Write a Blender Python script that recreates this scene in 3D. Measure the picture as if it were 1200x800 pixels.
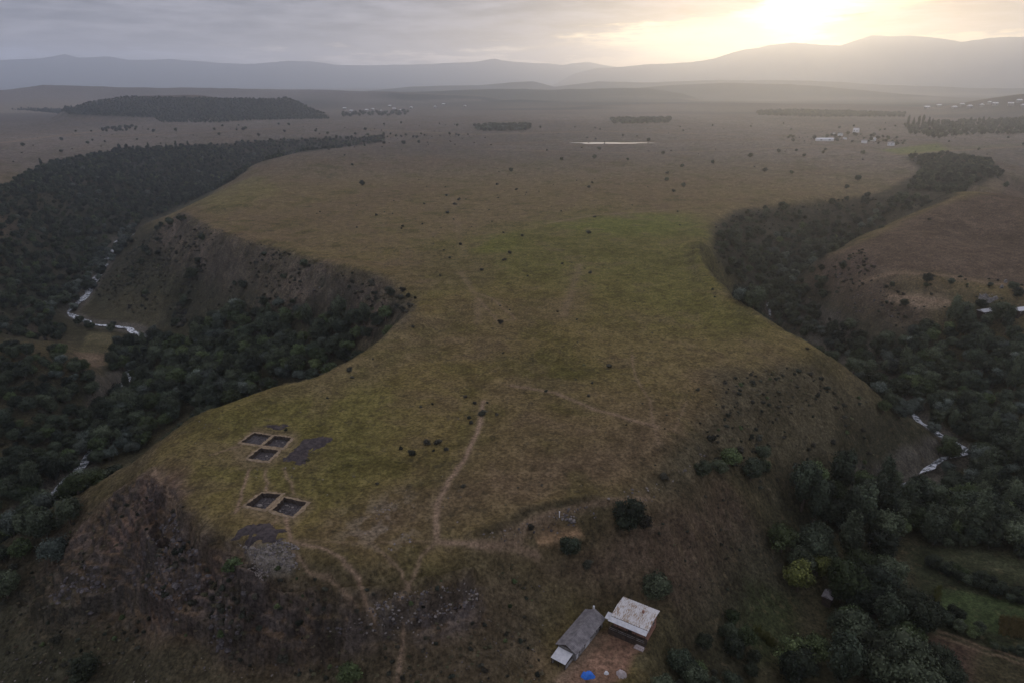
import bpy, math, random
import numpy as np
from math import radians as R
from mathutils import Vector
random.seed(7); rng = np.random.default_rng(11)
for o in list(bpy.data.objects): bpy.data.objects.remove(o)
scn = bpy.context.scene
COL = scn.collection
# ------------------------------------------------------------------ camera
CAMH, PITCH, F = 100.0, R(20.6), 811.0
cd = bpy.data.cameras.new('camera'); cam = bpy.data.objects.new('camera', cd); COL.objects.link(cam)
cam.location = (0, 0, CAMH); cam.rotation_euler = (R(90)-PITCH, 0, 0)
cd.sensor_width = 36; cd.lens = F/1200*36; cd.clip_start = 1; cd.clip_end = 60000
scn.camera = cam
def ray(px, py):
    a, b = (px-600)/F, -(py-400)/F
    v = np.array([a, math.cos(PITCH)+b*math.sin(PITCH), -math.sin(PITCH)+b*math.cos(PITCH)])
    return v/np.linalg.norm(v)
# ------------------------------------------------------------------ sky, sun, exposure
SUN = ray(945, 22)
SUN_AZ = math.atan2(SUN[0], SUN[1]); SUN_EL = math.asin(SUN[2])
world = bpy.data.worlds.new('World'); scn.world = world; world.use_nodes = True
nt = world.node_tree; nt.nodes.clear()
class NB:                      # tiny node-expression helper
    def __init__(s, nt): s.nt = nt
    def n(s, t, **k):
        x = s.nt.nodes.new(t)
        for a, v in k.items(): setattr(x, a, v)
        return x
    def put(s, sock, v):
        if hasattr(v, 'is_linked') or hasattr(v, 'links'): s.nt.links.new(v, sock)
        else: sock.default_value = v
    def m(s, op, a, b=None, c=None, clamp=False):
        x = s.n('ShaderNodeMath', operation=op); x.use_clamp = clamp
        s.put(x.inputs[0], a)
        if b is not None: s.put(x.inputs[1], b)
        if c is not None: s.put(x.inputs[2], c)
        return x.outputs[0]
    def mix(s, f, a, b, mode='MIX'):
        x = s.n('ShaderNodeMix', data_type='RGBA', blend_type=mode)
        s.put(x.inputs[0], f); s.put(x.inputs[6], (*a, 1) if isinstance(a, tuple) and len(a) == 3 else a)
        s.put(x.inputs[7], (*b, 1) if isinstance(b, tuple) and len(b) == 3 else b)
        return x.outputs[2]
    def noise(s, vec, scale, detail=4, rough=.5, dist=0.0):
        x = s.n('ShaderNodeTexNoise'); x.inputs['Scale'].default_value = scale; x.inputs['Detail'].default_value = detail
        x.inputs['Roughness'].default_value = rough; x.inputs['Distortion'].default_value = dist
        if vec is not None: s.nt.links.new(vec, x.inputs['Vector'])
        return x.outputs['Fac']
    def comb(s, x_, y_, z_):
        x = s.n('ShaderNodeCombineXYZ'); s.put(x.inputs[0], x_); s.put(x.inputs[1], y_); s.put(x.inputs[2], z_); return x.outputs[0]
    def smooth(s, v, a, b):
        x = s.n('ShaderNodeMapRange', interpolation_type='SMOOTHSTEP'); s.put(x.inputs[0], v)
        x.inputs[1].default_value = a; x.inputs[2].default_value = b; return x.outputs[0]
B = NB(nt)
tc = B.n('ShaderNodeTexCoord'); sep = B.n('ShaderNodeSeparateXYZ'); nt.links.new(tc.outputs['Generated'], sep.inputs[0])
az = B.m('MULTIPLY', B.m('ARCTAN2', sep.outputs[0], sep.outputs[1]), 57.2958)
el = B.m('MULTIPLY', B.m('ARCSINE', sep.outputs[2]), 57.2958)
def azel(px, py):
    v = ray(px, py); return math.degrees(math.atan2(v[0], v[1])), math.degrees(math.asin(v[2]))
cl = B.comb(B.m('MULTIPLY', az, .06), B.m('MULTIPLY', el, .42), 0.3)
warp = B.m('SUBTRACT', B.noise(cl, 1.6, 5, .6), .5)
cl2 = B.comb(B.m('MULTIPLY', az, .16), B.m('MULTIPLY', el, 1.1), 4.3)
warp2 = B.m('SUBTRACT', B.noise(cl2, 1.7, 6, .62), .5)
azw = B.m('ADD', az, B.m('MULTIPLY_ADD', warp, 10.0, B.m('MULTIPLY', warp2, 4.0)))
elw = B.m('ADD', el, B.m('MULTIPLY_ADD', warp, 1.6, B.m('MULTIPLY', warp2, 2.4)))
def gauss(px, py, wpx, hpx, w=True):
    a0, e0 = azel(px, py); sa, se = wpx/F*57.3*.8, hpx/F*57.3*.87
    A, E = (azw, elw) if w else (az, el)
    u = B.m('DIVIDE', B.m('SUBTRACT', A, a0), sa); v = B.m('DIVIDE', B.m('SUBTRACT', E, e0), se)
    return B.m('EXPONENT', B.m('MULTIPLY', B.m('ADD', B.m('MULTIPLY', u, u), B.m('MULTIPLY', v, v)), -1.0))
def addall(lst):
    t = lst[0]
    for x in lst[1:]: t = B.m('ADD', t, x)
    return t
broad = gauss(980, 10, 430, 130, False)
# colour of the thin high layer: grey lavender, warming to cream towards the sun
hi = B.mix(B.smooth(broad, .05, .9), (2.9, 3.0, 4.0), (4.9, 3.9, 2.5))
hi = B.mix(B.m('MULTIPLY', gauss(440, 62, 190, 12), .75, clamp=True), hi, (10.5, 8.6, 7.0))
hi = B.mix(B.m('MULTIPLY', gauss(650, 42, 190, 16), .9, clamp=True), hi, (12.5, 10.0, 6.4))
hi = B.mix(B.m('MULTIPLY', B.smooth(B.m('MULTIPLY_ADD', B.m('SUBTRACT', B.noise(B.comb(B.m('MULTIPLY', az, .30), B.m('MULTIPLY', el, 2.6), 1.7), 1.5, 6, .65), .5), .7, warp2), -.05, .26), .75), hi, B.mix(B.smooth(broad, .1, .95), (1.2, 1.2, 1.6), (3.0, 2.6, 2.3)))
# the sun burning through a thin place
core = gauss(945, 18, 48, 26); core2 = gauss(930, 42, 36, 18)
hi = B.mix(B.m('MULTIPLY', core, 1.0, clamp=True), hi, (14.0, 11.8, 8.0))
hi = B.mix(B.m('MULTIPLY', core2, .8, clamp=True), hi, (12.0, 9.8, 6.2))
# low cloud banks
bank = addall([gauss(60, 10, 560, 60), B.m('MULTIPLY', gauss(520, 14, 240, 36), 1.3), B.m('MULTIPLY', gauss(740, 2, 130, 15), 1.3),
               B.m('MULTIPLY', gauss(1090, 32, 150, 15), 1.25), B.m('MULTIPLY', gauss(1170, 6, 90, 9), .9), B.m('MULTIPLY', gauss(690, 62, 70, 7), .7), B.m('MULTIPLY', gauss(840, 6, 70, 6), .8), B.m('MULTIPLY', gauss(1010, 17, 30, 2.5), .5)])
bank = B.m('SUBTRACT', B.m('MULTIPLY_ADD', warp2, .95, bank), B.m('MULTIPLY', core, .3))
bankf = B.smooth(bank, .28, .75)
bcol = B.mix(B.smooth(broad, .1, .95), (.5, .5, .8), (.7, .6, .6))
bcol = B.mix(B.smooth(warp2, -.22, .25), bcol, B.mix(.5, bcol, (3.6, 3.4, 4.0)))
vis = B.mix(B.m('MULTIPLY', bankf, .96), hi, bcol)
# the overcast overhead, out of the picture
up = B.mix(B.noise(tc.outputs['Generated'], 3.0, 4), (3.1, 3.1, 3.8), (4.7, 4.6, 5.2))
front = B.smooth(sep.outputs[1], -.6, .6)
up = B.mix(front, B.mix(.5, up, (1.6, 1.7, 2.2)), up)
cloudy = B.mix(B.smooth(el, 6.0, 16.0), vis, up)
sky = B.n('ShaderNodeTexSky', sky_type='NISHITA', sun_disc=False)
sky.sun_elevation = SUN_EL; sky.sun_rotation = SUN_AZ; sky.altitude = 900
fin = B.mix(.9, sky.outputs[0], cloudy)
bg = B.n('ShaderNodeBackground'); nt.links.new(fin, bg.inputs[0]); bg.inputs[1].default_value = .15
wo = B.n('ShaderNodeOutputWorld'); nt.links.new(bg.outputs[0], wo.inputs[0])
world.cycles.sampling_method = 'MANUAL'; world.cycles.sample_map_resolution = 1024
sd = bpy.data.lights.new('sun', 'SUN'); sun = bpy.data.objects.new('sun', sd); COL.objects.link(sun)
sd.energy = 1.1; sd.angle = R(10); sd.color = (1, .72, .42)
sun.rotation_euler = Vector((-SUN[0], -SUN[1], -SUN[2])).to_track_quat('-Z', 'Y').to_euler(); sun.location = (300, 300, 400)
vs = scn.view_settings; vs.view_transform = 'Standard'; vs.look = 'None'; vs.gamma = 1; vs.use_curve_mapping = False
vs.exposure = 0.36
cy = scn.cycles; cy.max_bounces = 4; cy.diffuse_bounces = 2; cy.glossy_bounces = 2; cy.transmission_bounces = 2; cy.volume_bounces = 2
cy.transparent_max_bounces = 4; cy.caustics_reflective = False; cy.caustics_refractive = False
# ------------------------------------------------------------------ helpers
def tag(o, label=None, cat=None, group=None, kind=None):
    if label: o['label'] = label
    if cat: o['category'] = cat
    if group: o['group'] = group
    if kind: o['kind'] = kind
    return o
def obj(name, me, parent=None, loc=None):
    o = bpy.data.objects.new(name, me); COL.objects.link(o)
    if parent: o.parent = parent
    if loc is not None: o.location = loc
    return o
def empty(name, loc, rz=0, label=None, cat=None, group=None):
    o = bpy.data.objects.new(name, None); COL.objects.link(o); o.location = loc; o.rotation_euler = (0, 0, rz)
    o.empty_display_size = .5
    return tag(o, label, cat, group)
def mesh(name, v, f, mats=(), midx=None, smooth=False):
    """v (N,3) array, f: (M,3|4) array or list of tuples"""
    me = bpy.data.meshes.new(name)
    if isinstance(f, np.ndarray):
        v = np.asarray(v, np.float32); n, k = f.shape
        me.vertices.add(len(v)); me.vertices.foreach_set('co', v.ravel())
        me.loops.add(n*k); me.loops.foreach_set('vertex_index', f.astype(np.int32).ravel())
        me.polygons.add(n); me.polygons.foreach_set('loop_start', np.arange(0, n*k, k, dtype=np.int32))
        me.update(calc_edges=True)
    else:
        me.from_pydata([tuple(p) for p in v], [], f)
    for m_ in mats: me.materials.append(m_)
    if midx is not None: me.polygons.foreach_set('material_index', np.asarray(midx, np.int32))
    if smooth: me.polygons.foreach_set('use_smooth', np.ones(len(me.polygons), bool))
    me.update(); return me
def hsh(ix, iy, seed):
    h = (ix.astype(np.int64)*374761393 + iy.astype(np.int64)*668265263 + seed*1442695041) & 0xffffffff
    h = ((h ^ (h >> 13))*1274126177) & 0xffffffff; h = ((h ^ (h >> 16))*2246822519) & 0xffffffff
    return ((h ^ (h >> 15)) & 0xffffff)/float(0xffffff)
def vnoise(x, y, seed=0):
    ix, iy = np.floor(x), np.floor(y); fx, fy = x-ix, y-iy
    u, v = fx*fx*fx*(fx*(fx*6-15)+10), fy*fy*fy*(fy*(fy*6-15)+10)
    a, b, c, d = hsh(ix, iy, seed), hsh(ix+1, iy, seed), hsh(ix, iy+1, seed), hsh(ix+1, iy+1, seed)
    return (a*(1-u)+b*u)*(1-v)+(c*(1-u)+d*u)*v
def fbm(x, y, wl, octs=4, seed=0, ridged=False, gain=.5):
    t = 0; amp = 1; s = 0
    for k in range(octs):
        c, sn = math.cos(1.1*k+.4), math.sin(1.1*k+.4)
        n = vnoise((x*c-y*sn)/wl+17.3*k, (x*sn+y*c)/wl-9.1*k, seed+k*13)*2-1
        if ridged: n = 1-2*abs(n)
        t = t+n*amp; s += amp; amp *= gain; wl /= 2.03
    return t/s
def sstep(a, b, x):
    t = np.clip((x-a)/(b-a), 0, 1); return t*t*(3-2*t)
# ------------------------------------------------------------------ relief: traced breaklines -> interpolated surface
def P(px, py, z):
    v = ray(px, py); t = (z-CAMH)/v[2]; return (v[0]*t, v[1]*t, z)
def W(px, d, z):               # column px, d metres from the camera over the ground
    v = ray(px, 400); a = math.atan2((px-600)/F, math.cos(PITCH)); return (d*math.sin(a), d*math.cos(a), z)
pts = []
def line(ps, step=14, conv=P):
    for a, b in zip(ps[:-1], ps[1:]):
        A, Bq = np.array(conv(*a)), np.array(conv(*b)); L = np.linalg.norm((Bq-A)[:2]); n = max(1, int(L/max(step, .03*np.linalg.norm(A[:2]))))
        for k in range(n): pts.append(tuple(A+(Bq-A)*k/n))
    pts.append(tuple(conv(*ps[-1])))
def hidden(ps, off, drop):     # the slope behind a crest, farther along the line of sight
    out = []
    for p in ps:
        x, y, z = P(*p); d = math.hypot(x, y); out.append((x*(d+off)/d, y*(d+off)/d, z-drop))
    line(out, 16, lambda *a: a)
S1 = [(485, 362, -1), (440, 405, -.5), (380, 440, 0), (300, 460, 0), (240, 483, -1), (190, 515, -4), (150, 545, -9), (100, 575, -17), (50, 602, -25), (0, 640, -33), (-80, 700, -40)]
line(S1, 9); hidden(S1[1:9], 34, 30)
hidden([(520, 372, 0), (485, 420, 0), (400, 470, 0), (320, 490, 0), (260, 510, 0)], 0, 0)
line([(215, 250, -1), (240, 262, 0), (270, 284, 0), (330, 291, 0), (400, 318, 0), (450, 330, 0), (478, 340, 0), (487, 352, -.5)], 12)
line([(240, 250, 0), (300, 275, 0), (400, 300, 0), (470, 320, 0), (510, 350, 0)], 18)
line([(250, 232, 0), (290, 209, 0), (300, 192, 0), (350, 179, 0), (450, 169, 0)], 25); line([(215, 250, 0), (250, 232, 0)], 15)
line([(240, 330, -27), (300, 372, -30), (350, 374, -26), (400, 380, -24), (450, 382, -12)], 12)     # foot of the bay slope
line([(455, 387, -13), (400, 402, -28), (300, 425, -42), (200, 452, -50), (130, 482, -56)], 12)      # gully axis
RIVL = [(168, 270, -49), (137, 283, -50), (118, 318, -51), (100, 345, -52), (78, 366, -53), (103, 378, -53.5), (150, 384, -54), (172, 393, -54.5), (165, 415, -55.5), (150, 437, -56), (120, 490, -58), (100, 540, -59), (55, 583, -60), (-40, 640, -61), (-200, 700, -62)]
line(RIVL, 12)
line([(215, 235, -44), (270, 208, -38), (330, 187, -30), (400, 172, -18), (460, 163, -4)], 30)
line([(168, 270, -49), (215, 235, -44)], 25)
for p in [(170, 262, -28), (200, 300, -27), (150, 350, -48), (180, 335, -38), (235, 285, -8), (215, 360, -44), (110, 330, -50), (230, 400, -47), (185, 275, -18), (150, 310, -40), (262, 310, -13), (110, 405, -52), (110, 425, -53), (130, 395, -53)]: pts.append(P(*p))
line([(-160, 290, 9), (-60, 250, 7), (0, 222, 4), (50, 192, 2), (140, 174, 1), (260, 167, 0), (330, 162, 0), (450, 157, 0)], 30)
for p in [(0, 300, -18), (0, 260, -6), (40, 330, -40), (40, 385, -46), (0, 385, -38), (60, 280, -26), (100, 235, -20), (150, 215, -18), (60, 230, -8), (200, 195, -16), (250, 185, -14), (0, 345, -30), (100, 280, -40)]: pts.append(P(*p))
line([(-60, 392, -30), (0, 397, -31), (40, 402, -31), (80, 415, -34), (110, 440, -42), (135, 462, -52)], 12)   # knob on the far bank
for p in [(0, 450, -36), (60, 450, -39), (0, 500, -44), (60, 500, -48), (0, 560, -54), (60, 550, -56), (-200, 300, -2), (-200, 450, -25), (-200, 600, -50), (-200, 750, -50), (-400, 450, 0), (-60, 780, -42)]: pts.append(P(*p))
COLS = {0: [(700, -34), (760, -35), (800, -36)], 60: [(640, -25), (700, -28), (760, -31)], 100: [(610, -17), (640, -18), (700, -23), (760, -28), (800, -29)],
 160: [(565, -5), (590, -7), (620, -10), (680, -19), (740, -23), (800, -25)], 200: [(545, -1), (590, -2), (620, -4), (660, -9), (700, -15), (750, -19), (800, -22)],
 250: [(520, 0), (580, 0), (630, -1), (670, -6), (715, -13), (760, -18), (800, -20)], 300: [(500, 0), (545, 0), (570, 0), (610, 0), (645, 0), (680, -4), (720, -11), (755, -16), (800, -19)], 350: [(500, 0), (530, 0), (570, 0), (610, 0), (650, 0), (680, -3), (720, -9.5), (760, -15), (800, -18)],
 400: [(480, 0), (540, 0), (600, 0), (640, 0), (690, -3), (725, -8), (760, -14), (800, -17)], 480: [(450, 0), (520, 0), (570, 0), (620, -1), (680, -4), (718, -8), (750, -12), (800, -16)],
 560: [(380, 0), (440, 0), (500, 0), (560, 0), (600, -.5), (640, -3), (700, -9), (760, -14), (800, -17)], 610: [(605, -1), (625, -3), (650, -7)],
 640: [(340, 0), (420, 0), (480, 0), (540, 0), (580, -1), (604, -2), (612, -5.5), (636, -6.5), (645, -9), (680, -13), (725, -17.5), (750, -19.5), (800, -21)],
 690: [(560, 0), (596, -2), (620, -6), (660, -11.5), (700, -16), (740, -19.5), (770, -20), (800, -20.5)],
 740: [(400, 0), (470, 0), (540, -1), (570, -2), (640, -9), (690, -16), (725, -19.8), (760, -20.3), (800, -22)], 800: [(440, 0), (500, -1), (540, -3), (600, -10), (680, -20), (760, -27), (800, -29)],
 860: [(400, 0), (450, -2), (500, -6), (560, -14), (600, -20), (660, -28), (720, -33), (800, -35)], 930: [(430, -3), (500, -15), (560, -26), (620, -35), (700, -39), (800, -40)],
 1000: [(520, -27), (560, -33), (600, -39), (660, -42), (720, -42), (800, -42)], 1060: [(530, -37), (560, -43), (610, -44), (660, -44), (730, -43), (800, -43)],
 1130: [(600, -45), (660, -44), (730, -43), (800, -43)], 1200: [(500, -42), (560, -44), (620, -44), (680, -43), (740, -43), (800, -43)], 1300: [(400, -15), (460, -30), (550, -42), (650, -43), (800, -43)]}
for c, l in COLS.items():
    for y, z in l: pts.append(P(c, y, z))
for p in [(520, 250, 0), (520, 300, 0), (600, 250, 0), (600, 210, 0), (700, 210, 0), (700, 260, 0), (760, 300, 0), (760, 350, 0), (800, 380, 0), (790, 260, 0), (800, 220, 0), (900, 205, 0), (980, 200, 0), (450, 200, 0), (380, 210, 0), (350, 240, 0), (430, 260, 0), (600, 180, 0), (750, 180, 0), (500, 180, 0), (850, 190, 0), (700, 320, 0), (620, 290, 0), (540, 340, 0)]: pts.append(P(*p))
RR = [(1075, 196, 0), (1040, 215, 0), (960, 232, 0), (880, 238, 0), (838, 250, 0), (826, 280, 0), (832, 315, 0), (858, 350, 0), (910, 385, -1), (960, 410, -5), (1000, 445, -14), (1040, 475, -25), (1080, 503, -37)]
line(RR, 12); line([(1050, 205, 0), (960, 222, 0), (860, 228, 0), (815, 250, 0), (806, 290, 0), (815, 330, 0), (840, 365, 0), (880, 395, 0)], 16)
hidden(RR[6:12], 40, 32)
RIVR = [(930, 312, -33), (900, 352, -38), (906, 366, -38.5), (940, 395, -40), (1000, 440, -42), (1078, 490, -44), (1100, 508, -44.5), (1135, 528, -45), (1100, 537, -45.5), (1088, 552, -46), (1050, 575, -46.5), (1000, 600, -47)]
line(RIVR[:2], 16); line([(900, 352, -38), (930, 366, -39), (975, 395, -41), (1020, 430, -42.5), (1060, 470, -43.5)], 14); line(RIVR[5:], 12)
for p in [(870, 290, -14), (890, 320, -26), (860, 262, -6), (960, 285, -27), (920, 270, -18), (1000, 250, -14), (940, 250, -9)]: pts.append(P(*p))
for p in [(1040, 665, -33), (1110, 800, -30), (1150, 940, -28), (1000, 620, -31), (1180, 1150, -20), (1080, 1000, -14)]: pts.append(W(*p))
line([(945, 335, -24), (960, 306, -9), (1000, 283, -3), (1040, 263, 0), (1110, 238, 1), (1170, 214, 1), (1192, 196, 1), (1150, 183, 0), (1090, 180, 0)], 16)
for p in [(1050, 300, 0), (1150, 280, 2), (1200, 240, 3), (1250, 300, 2), (1020, 320, -7), (1100, 325, -4), (1180, 325, -3), (1090, 352, -13), (1000, 350, -20), (960, 370, -33), (1000, 400, -36), (1060, 390, -27), (1130, 385, -23), (1200, 380, -16), (1060, 430, -38), (1130, 440, -35), (1200, 440, -30), (1150, 350, -10), (1200, 350, -7), (1100, 475, -42), (1160, 490, -42)]: pts.append(P(*p))
for a_ in range(0, 360, 15):
    for d_ in (1500, 2200):
        if a_ < 45 or a_ > 315 or d_ > 1500: pts.append((d_*math.sin(R(a_)), d_*math.cos(R(a_)), 0))
for d_, z_ in ((0, -48), (45, -38), (80, -28)):
    for a_ in (-70, -35, 0, 35, 70): pts.append((d_*math.sin(R(a_)), d_*math.cos(R(a_)), z_-(10 if abs(a_) > 50 else 0)))
for a_, d_, z_ in [(180, 150, -50), (140, 300, -45), (220, 300, -50), (180, 500, -20), (120, 500, -10), (240, 500, -5), (90, 250, -44), (270, 250, -58), (100, 700, 0), (260, 700, 0), (180, 900, 0), (65, 350, -20), (70, 600, 0), (60, 450, -3)]:
    pts.append((d_*math.sin(R(a_)), d_*math.cos(R(a_)), z_))
PT = np.array(pts)
keep = [0]                                         # drop near-duplicates
for i in range(1, len(PT)):
    d = np.hypot(PT[keep, 0]-PT[i, 0], PT[keep, 1]-PT[i, 1])
    if d.min() > max(4, .012*np.hypot(PT[i, 0], PT[i, 1])): keep.append(i)
PT = PT[keep]; CQ = 7.0
def kern(dx, dy): return np.sqrt(dx*dx+dy*dy+CQ*CQ)
A = kern(PT[:, 0][:, None]-PT[:, 0], PT[:, 1][:, None]-PT[:, 1]); N_ = len(PT)
A = np.block([[A-np.eye(N_)*.6, np.ones((N_, 1))], [np.ones((1, N_)), np.zeros((1, 1))]])
WT = np.linalg.solve(A, np.append(PT[:, 2], 0))
def rbf(x, y):
    out = np.empty(x.size, np.float64); xf, yf = x.ravel().astype(np.float32), y.ravel().astype(np.float32)
    px_, py_, w_ = PT[:, 0].astype(np.float32), PT[:, 1].astype(np.float32), WT[:-1].astype(np.float32)
    for i in range(0, x.size, 20000):
        s = slice(i, i+20000); out[s] = kern(xf[s][:, None]-px_, yf[s][:, None]-py_)@w_+WT[-1]
    return out.reshape(x.shape)
# polar sheet: fine in front, coarse behind, out to 16 km
rs = [1.5, 10, 22, 34, 46, 57, 67, 76, 84, 91]
r_ = 96.
while r_ < 15500:
    rs.append(r_); r_ *= 1.0030 if r_ < 720 else (1.008 if r_ < 2600 else 1.018)
rs.append(16000.); rs = np.array(rs)
fine = np.linspace(-42, 42, 1150); side = []
a_ = 42.; st = .3
while a_+st < 178: a_ += st; side.append(a_); st = min(6, st*1.12)
azs = np.radians(np.concatenate([-np.array(side)[::-1], fine, side])); NA, NR = len(azs), len(rs)
RG, AG = np.meshgrid(rs, azs, indexing='ij'); XG, YG = RG*np.sin(AG), RG*np.cos(AG)
ZG = np.zeros_like(XG); nr = int(np.searchsorted(rs, 2300))
ZG[:nr] = rbf(XG[:nr], YG[:nr])
ZG *= 1-sstep(1500, 2250, RG)
# far ridges, each a real range of hills at its own distance
pxcol = lambda px: math.atan2((px-600)/F, math.cos(PITCH))
RIDGES = []
def ridge(d, w, prof, seed, rough=.12, rel=.6):
    ax = np.array([math.atan2(*ray(p, y)[:2]) for p, y in prof])
    hz = np.array([CAMH+d*ray(p, y)[2]/math.hypot(*ray(p, y)[:2]) for p, y in prof])
    sel = abs(RG-d) < 2.6*w
    hh = np.interp(AG[sel], ax, hz)
    dd = d*(1+.05*fbm(AG[sel]*d, AG[sel]*0+seed, d*.2, 2, seed))
    t = (RG[sel]-dd)/w
    g = np.exp(-t*t)
    nz = fbm(XG[sel], YG[sel], w*.8, 5, seed, ridged=True)
    hh = hh*(1+rough*.25*fbm(AG[sel]*d, AG[sel]*0, d*.03, 3, seed+5))
    z = hh*g*(1+rough*nz*(1.4-g))
    ZG[sel] = np.maximum(ZG[sel], z)
    RIDGES.append((sel, g*sstep(4, 25, z), seed))
und = fbm(XG, YG, 900, 4, 5)*7*sstep(1400, 3200, RG)
ZG += und*(1-.0*RG)
ridge(2350, 190, [(60, 140), (76, 128), (100, 121), (118, 117), (146, 113), (180, 112), (230, 111.5), (262, 115), (300, 116), (335, 115.5), (350, 121), (385, 133), (395, 140)], 3, .08)
ridge(3500, 300, [(-400, 112), (-60, 104), (0, 106), (50, 99.5), (90, 101), (200, 103), (330, 105), (450, 107), (560, 112), (600, 118)], 4)
ridge(4200, 380, [(330, 125), (400, 113), (450, 108.5), (520, 107), (600, 105), (650, 106), (700, 104), (760, 104), (800, 110), (830, 120)], 6, .2)
ridge(3100, 260, [(1040, 130), (1100, 125), (1150, 117), (1200, 110), (1300, 104), (1500, 112)], 7)
ridge(5000, 420, [(660, 118), (690, 112), (740, 104), (790, 99.5), (850, 97.5), (900, 98.5), (960, 101), (1010, 106), (1060, 111), (1120, 115), (1200, 118)], 8)
ridge(6800, 450, [(420, 108), (480, 102), (560, 100), (600, 97), (625, 96), (650, 102), (700, 96), (760, 97), (850, 94), (950, 95), (1050, 100), (1150, 104)], 9)
ridge(11500, 1300, [(630, 106), (652, 98), (675, 86), (700, 80), (760, 76), (810, 73), (836, 69), (868, 60), (900, 54.5), (930, 53), (985, 55), (1008, 48), (1020, 44), (1070, 43.5), (1100, 46), (1125, 51), (1155, 46.5), (1200, 45), (1300, 52), (1500, 70), (2200, 80)], 10, .1)
ridge(14000, 900, [(-1500, 75), (-100, 74), (0, 71), (50, 67.5), (76, 63), (92, 67.5), (125, 66), (150, 70), (200, 69), (260, 74), (300, 75), (340, 71.5), (362, 72), (400, 76.5), (470, 75.5), (560, 73), (580, 69.5), (600, 73), (660, 76), (690, 73), (720, 78), (900, 90)], 11, .05)
ridge(2900, 170, [(600, 134), (640, 128), (700, 124), (800, 122), (900, 121.5), (1000, 123), (1080, 126), (1130, 132)], 12, .1)
ridge(3300, 200, [(380, 130), (430, 121), (500, 118), (560, 119), (610, 117), (660, 120), (720, 126)], 13, .15)
# ---- world-space masks from traced outlines
def bil(x, y, Z=None):
    Z = ZG if Z is None else Z
    r = np.hypot(x, y); a = np.arctan2(x, y)
    i = np.clip(np.searchsorted(rs, r)-1, 0, NR-2); j = np.clip(np.searchsorted(azs, a)-1, 0, NA-2)
    u = np.clip((r-rs[i])/(rs[i+1]-rs[i]), 0, 1); v = np.clip((a-azs[j])/(azs[j+1]-azs[j]), 0, 1)
    return (Z[i, j]*(1-v)+Z[i, j+1]*v)*(1-u)+(Z[i+1, j]*(1-v)+Z[i+1, j+1]*v)*u
def hit(px, py):
    v = ray(px, py); t = 95*1.0012**np.arange(4250); x, y, z = v[0]*t, v[1]*t, CAMH+v[2]*t
    k = np.nonzero(z < bil(x, y))[0]
    if len(k) == 0: return None
    k = k[0]; return (x[k], y[k], float(bil(x[k:k+1], y[k:k+1])[0]))
def poly(ps):
    out = []
    for a, b in zip(ps, ps[1:]+ps[:1]):
        n = max(1, int(math.hypot(b[0]-a[0], b[1]-a[1])/12))
        for k in range(n):
            h = hit(a[0]+(b[0]-a[0])*k/n, a[1]+(b[1]-a[1])*k/n)
            if h: out.append(h[:2])
    return np.array(out)
def sdist(x, y, pl, closed=True, margin=40):
    """signed distance (inside > 0) to a polygon, or minus distance to an open line"""
    out = np.full(x.shape, -1e3); lo, hi_ = pl.min(0)-margin, pl.max(0)+margin
    s = (x > lo[0]) & (x < hi_[0]) & (y > lo[1]) & (y < hi_[1])
    if not s.any(): return out
    X, Y = x[s], y[s]; dm = np.full(X.shape, 1e9); ins = np.zeros(X.shape, bool)
    n = len(pl)
    for k in range(n if closed else n-1):
        a, b = pl[k], pl[(k+1) % n]; e = b-a; L = max(e@e, 1e-9)
        t = np.clip(((X-a[0])*e[0]+(Y-a[1])*e[1])/L, 0, 1)
        dm = np.minimum(dm, (X-a[0]-t*e[0])**2+(Y-a[1]-t*e[1])**2)
        if closed and a[1] != b[1]:
            c = (a[1] > Y) != (b[1] > Y)
            ins ^= c & (X < (b[0]-a[0])*(Y-a[1])/(b[1]-a[1])+a[0])
    d = np.sqrt(dm); out[s] = np.where(ins, d, -d) if closed else -d
    return out
ZB = ZG.copy()
# ------------------------------------------------------------------ fine relief
near = RG < 2600
Xn, Yn = XG[:nr], YG[:nr]
gx = np.gradient(ZG[:nr], axis=0)/np.gradient(RG[:nr], axis=0)
gy = np.gradient(ZG[:nr], axis=1)/(RG[:nr]*np.gradient(AG[:nr], axis=1)+1e-6)
SL = np.clip(np.hypot(gx, gy), 0, 1.2)
wx = fbm(Xn, Yn, 22, 3, 21)*7; wy = fbm(Xn, Yn, 22, 3, 22)*7       # warp for every soft edge
def area(ps, soft=6, wob=1.0, margin=60):
    d = sdist(Xn+wx*wob, Yn+wy*wob, poly(ps), margin=margin); return sstep(-soft, soft, d)
scarp = area([(150, 560), (205, 575), (230, 640), (290, 655), (330, 690), (430, 715), (480, 700), (560, 690), (570, 730), (470, 755), (380, 765), (260, 775), (170, 745), (60, 735), (10, 700), (60, 640), (110, 600)], 4, .6)
scarp2 = area([(165, 590), (215, 600), (235, 650), (330, 700), (430, 722), (420, 755), (300, 768), (240, 765), (190, 690), (165, 660)], 3, .5)
bay = area([(215, 250), (270, 284), (330, 292), (400, 320), (450, 332), (487, 350), (470, 385), (420, 400), (330, 375), (260, 365), (180, 385), (105, 350), (110, 320), (150, 290)], 6, .5)
steep = sstep(.22, .6, SL)
n1 = fbm(Xn, Yn, 13, 5, 31, ridged=True); n2 = fbm(Xn, Yn, 4.0, 4, 32, ridged=True); n3 = fbm(Xn, Yn, 45, 4, 33)
Zn = ZG[:nr].copy(); fadef = 1-sstep(900, 1500, RG[:nr])
Zn += fbm(Xn, Yn, 120, 3, 35)*1.0*sstep(.0, .25, 1-SL)*fadef + fbm(Xn, Yn, 16, 3, 36)*.22
Zn += steep*(n1*1.2+n2*.6)*fadef + steep*n3*2.2*fadef
n4 = fbm(Xn, Yn, 7.5, 4, 38, ridged=True)
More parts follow.
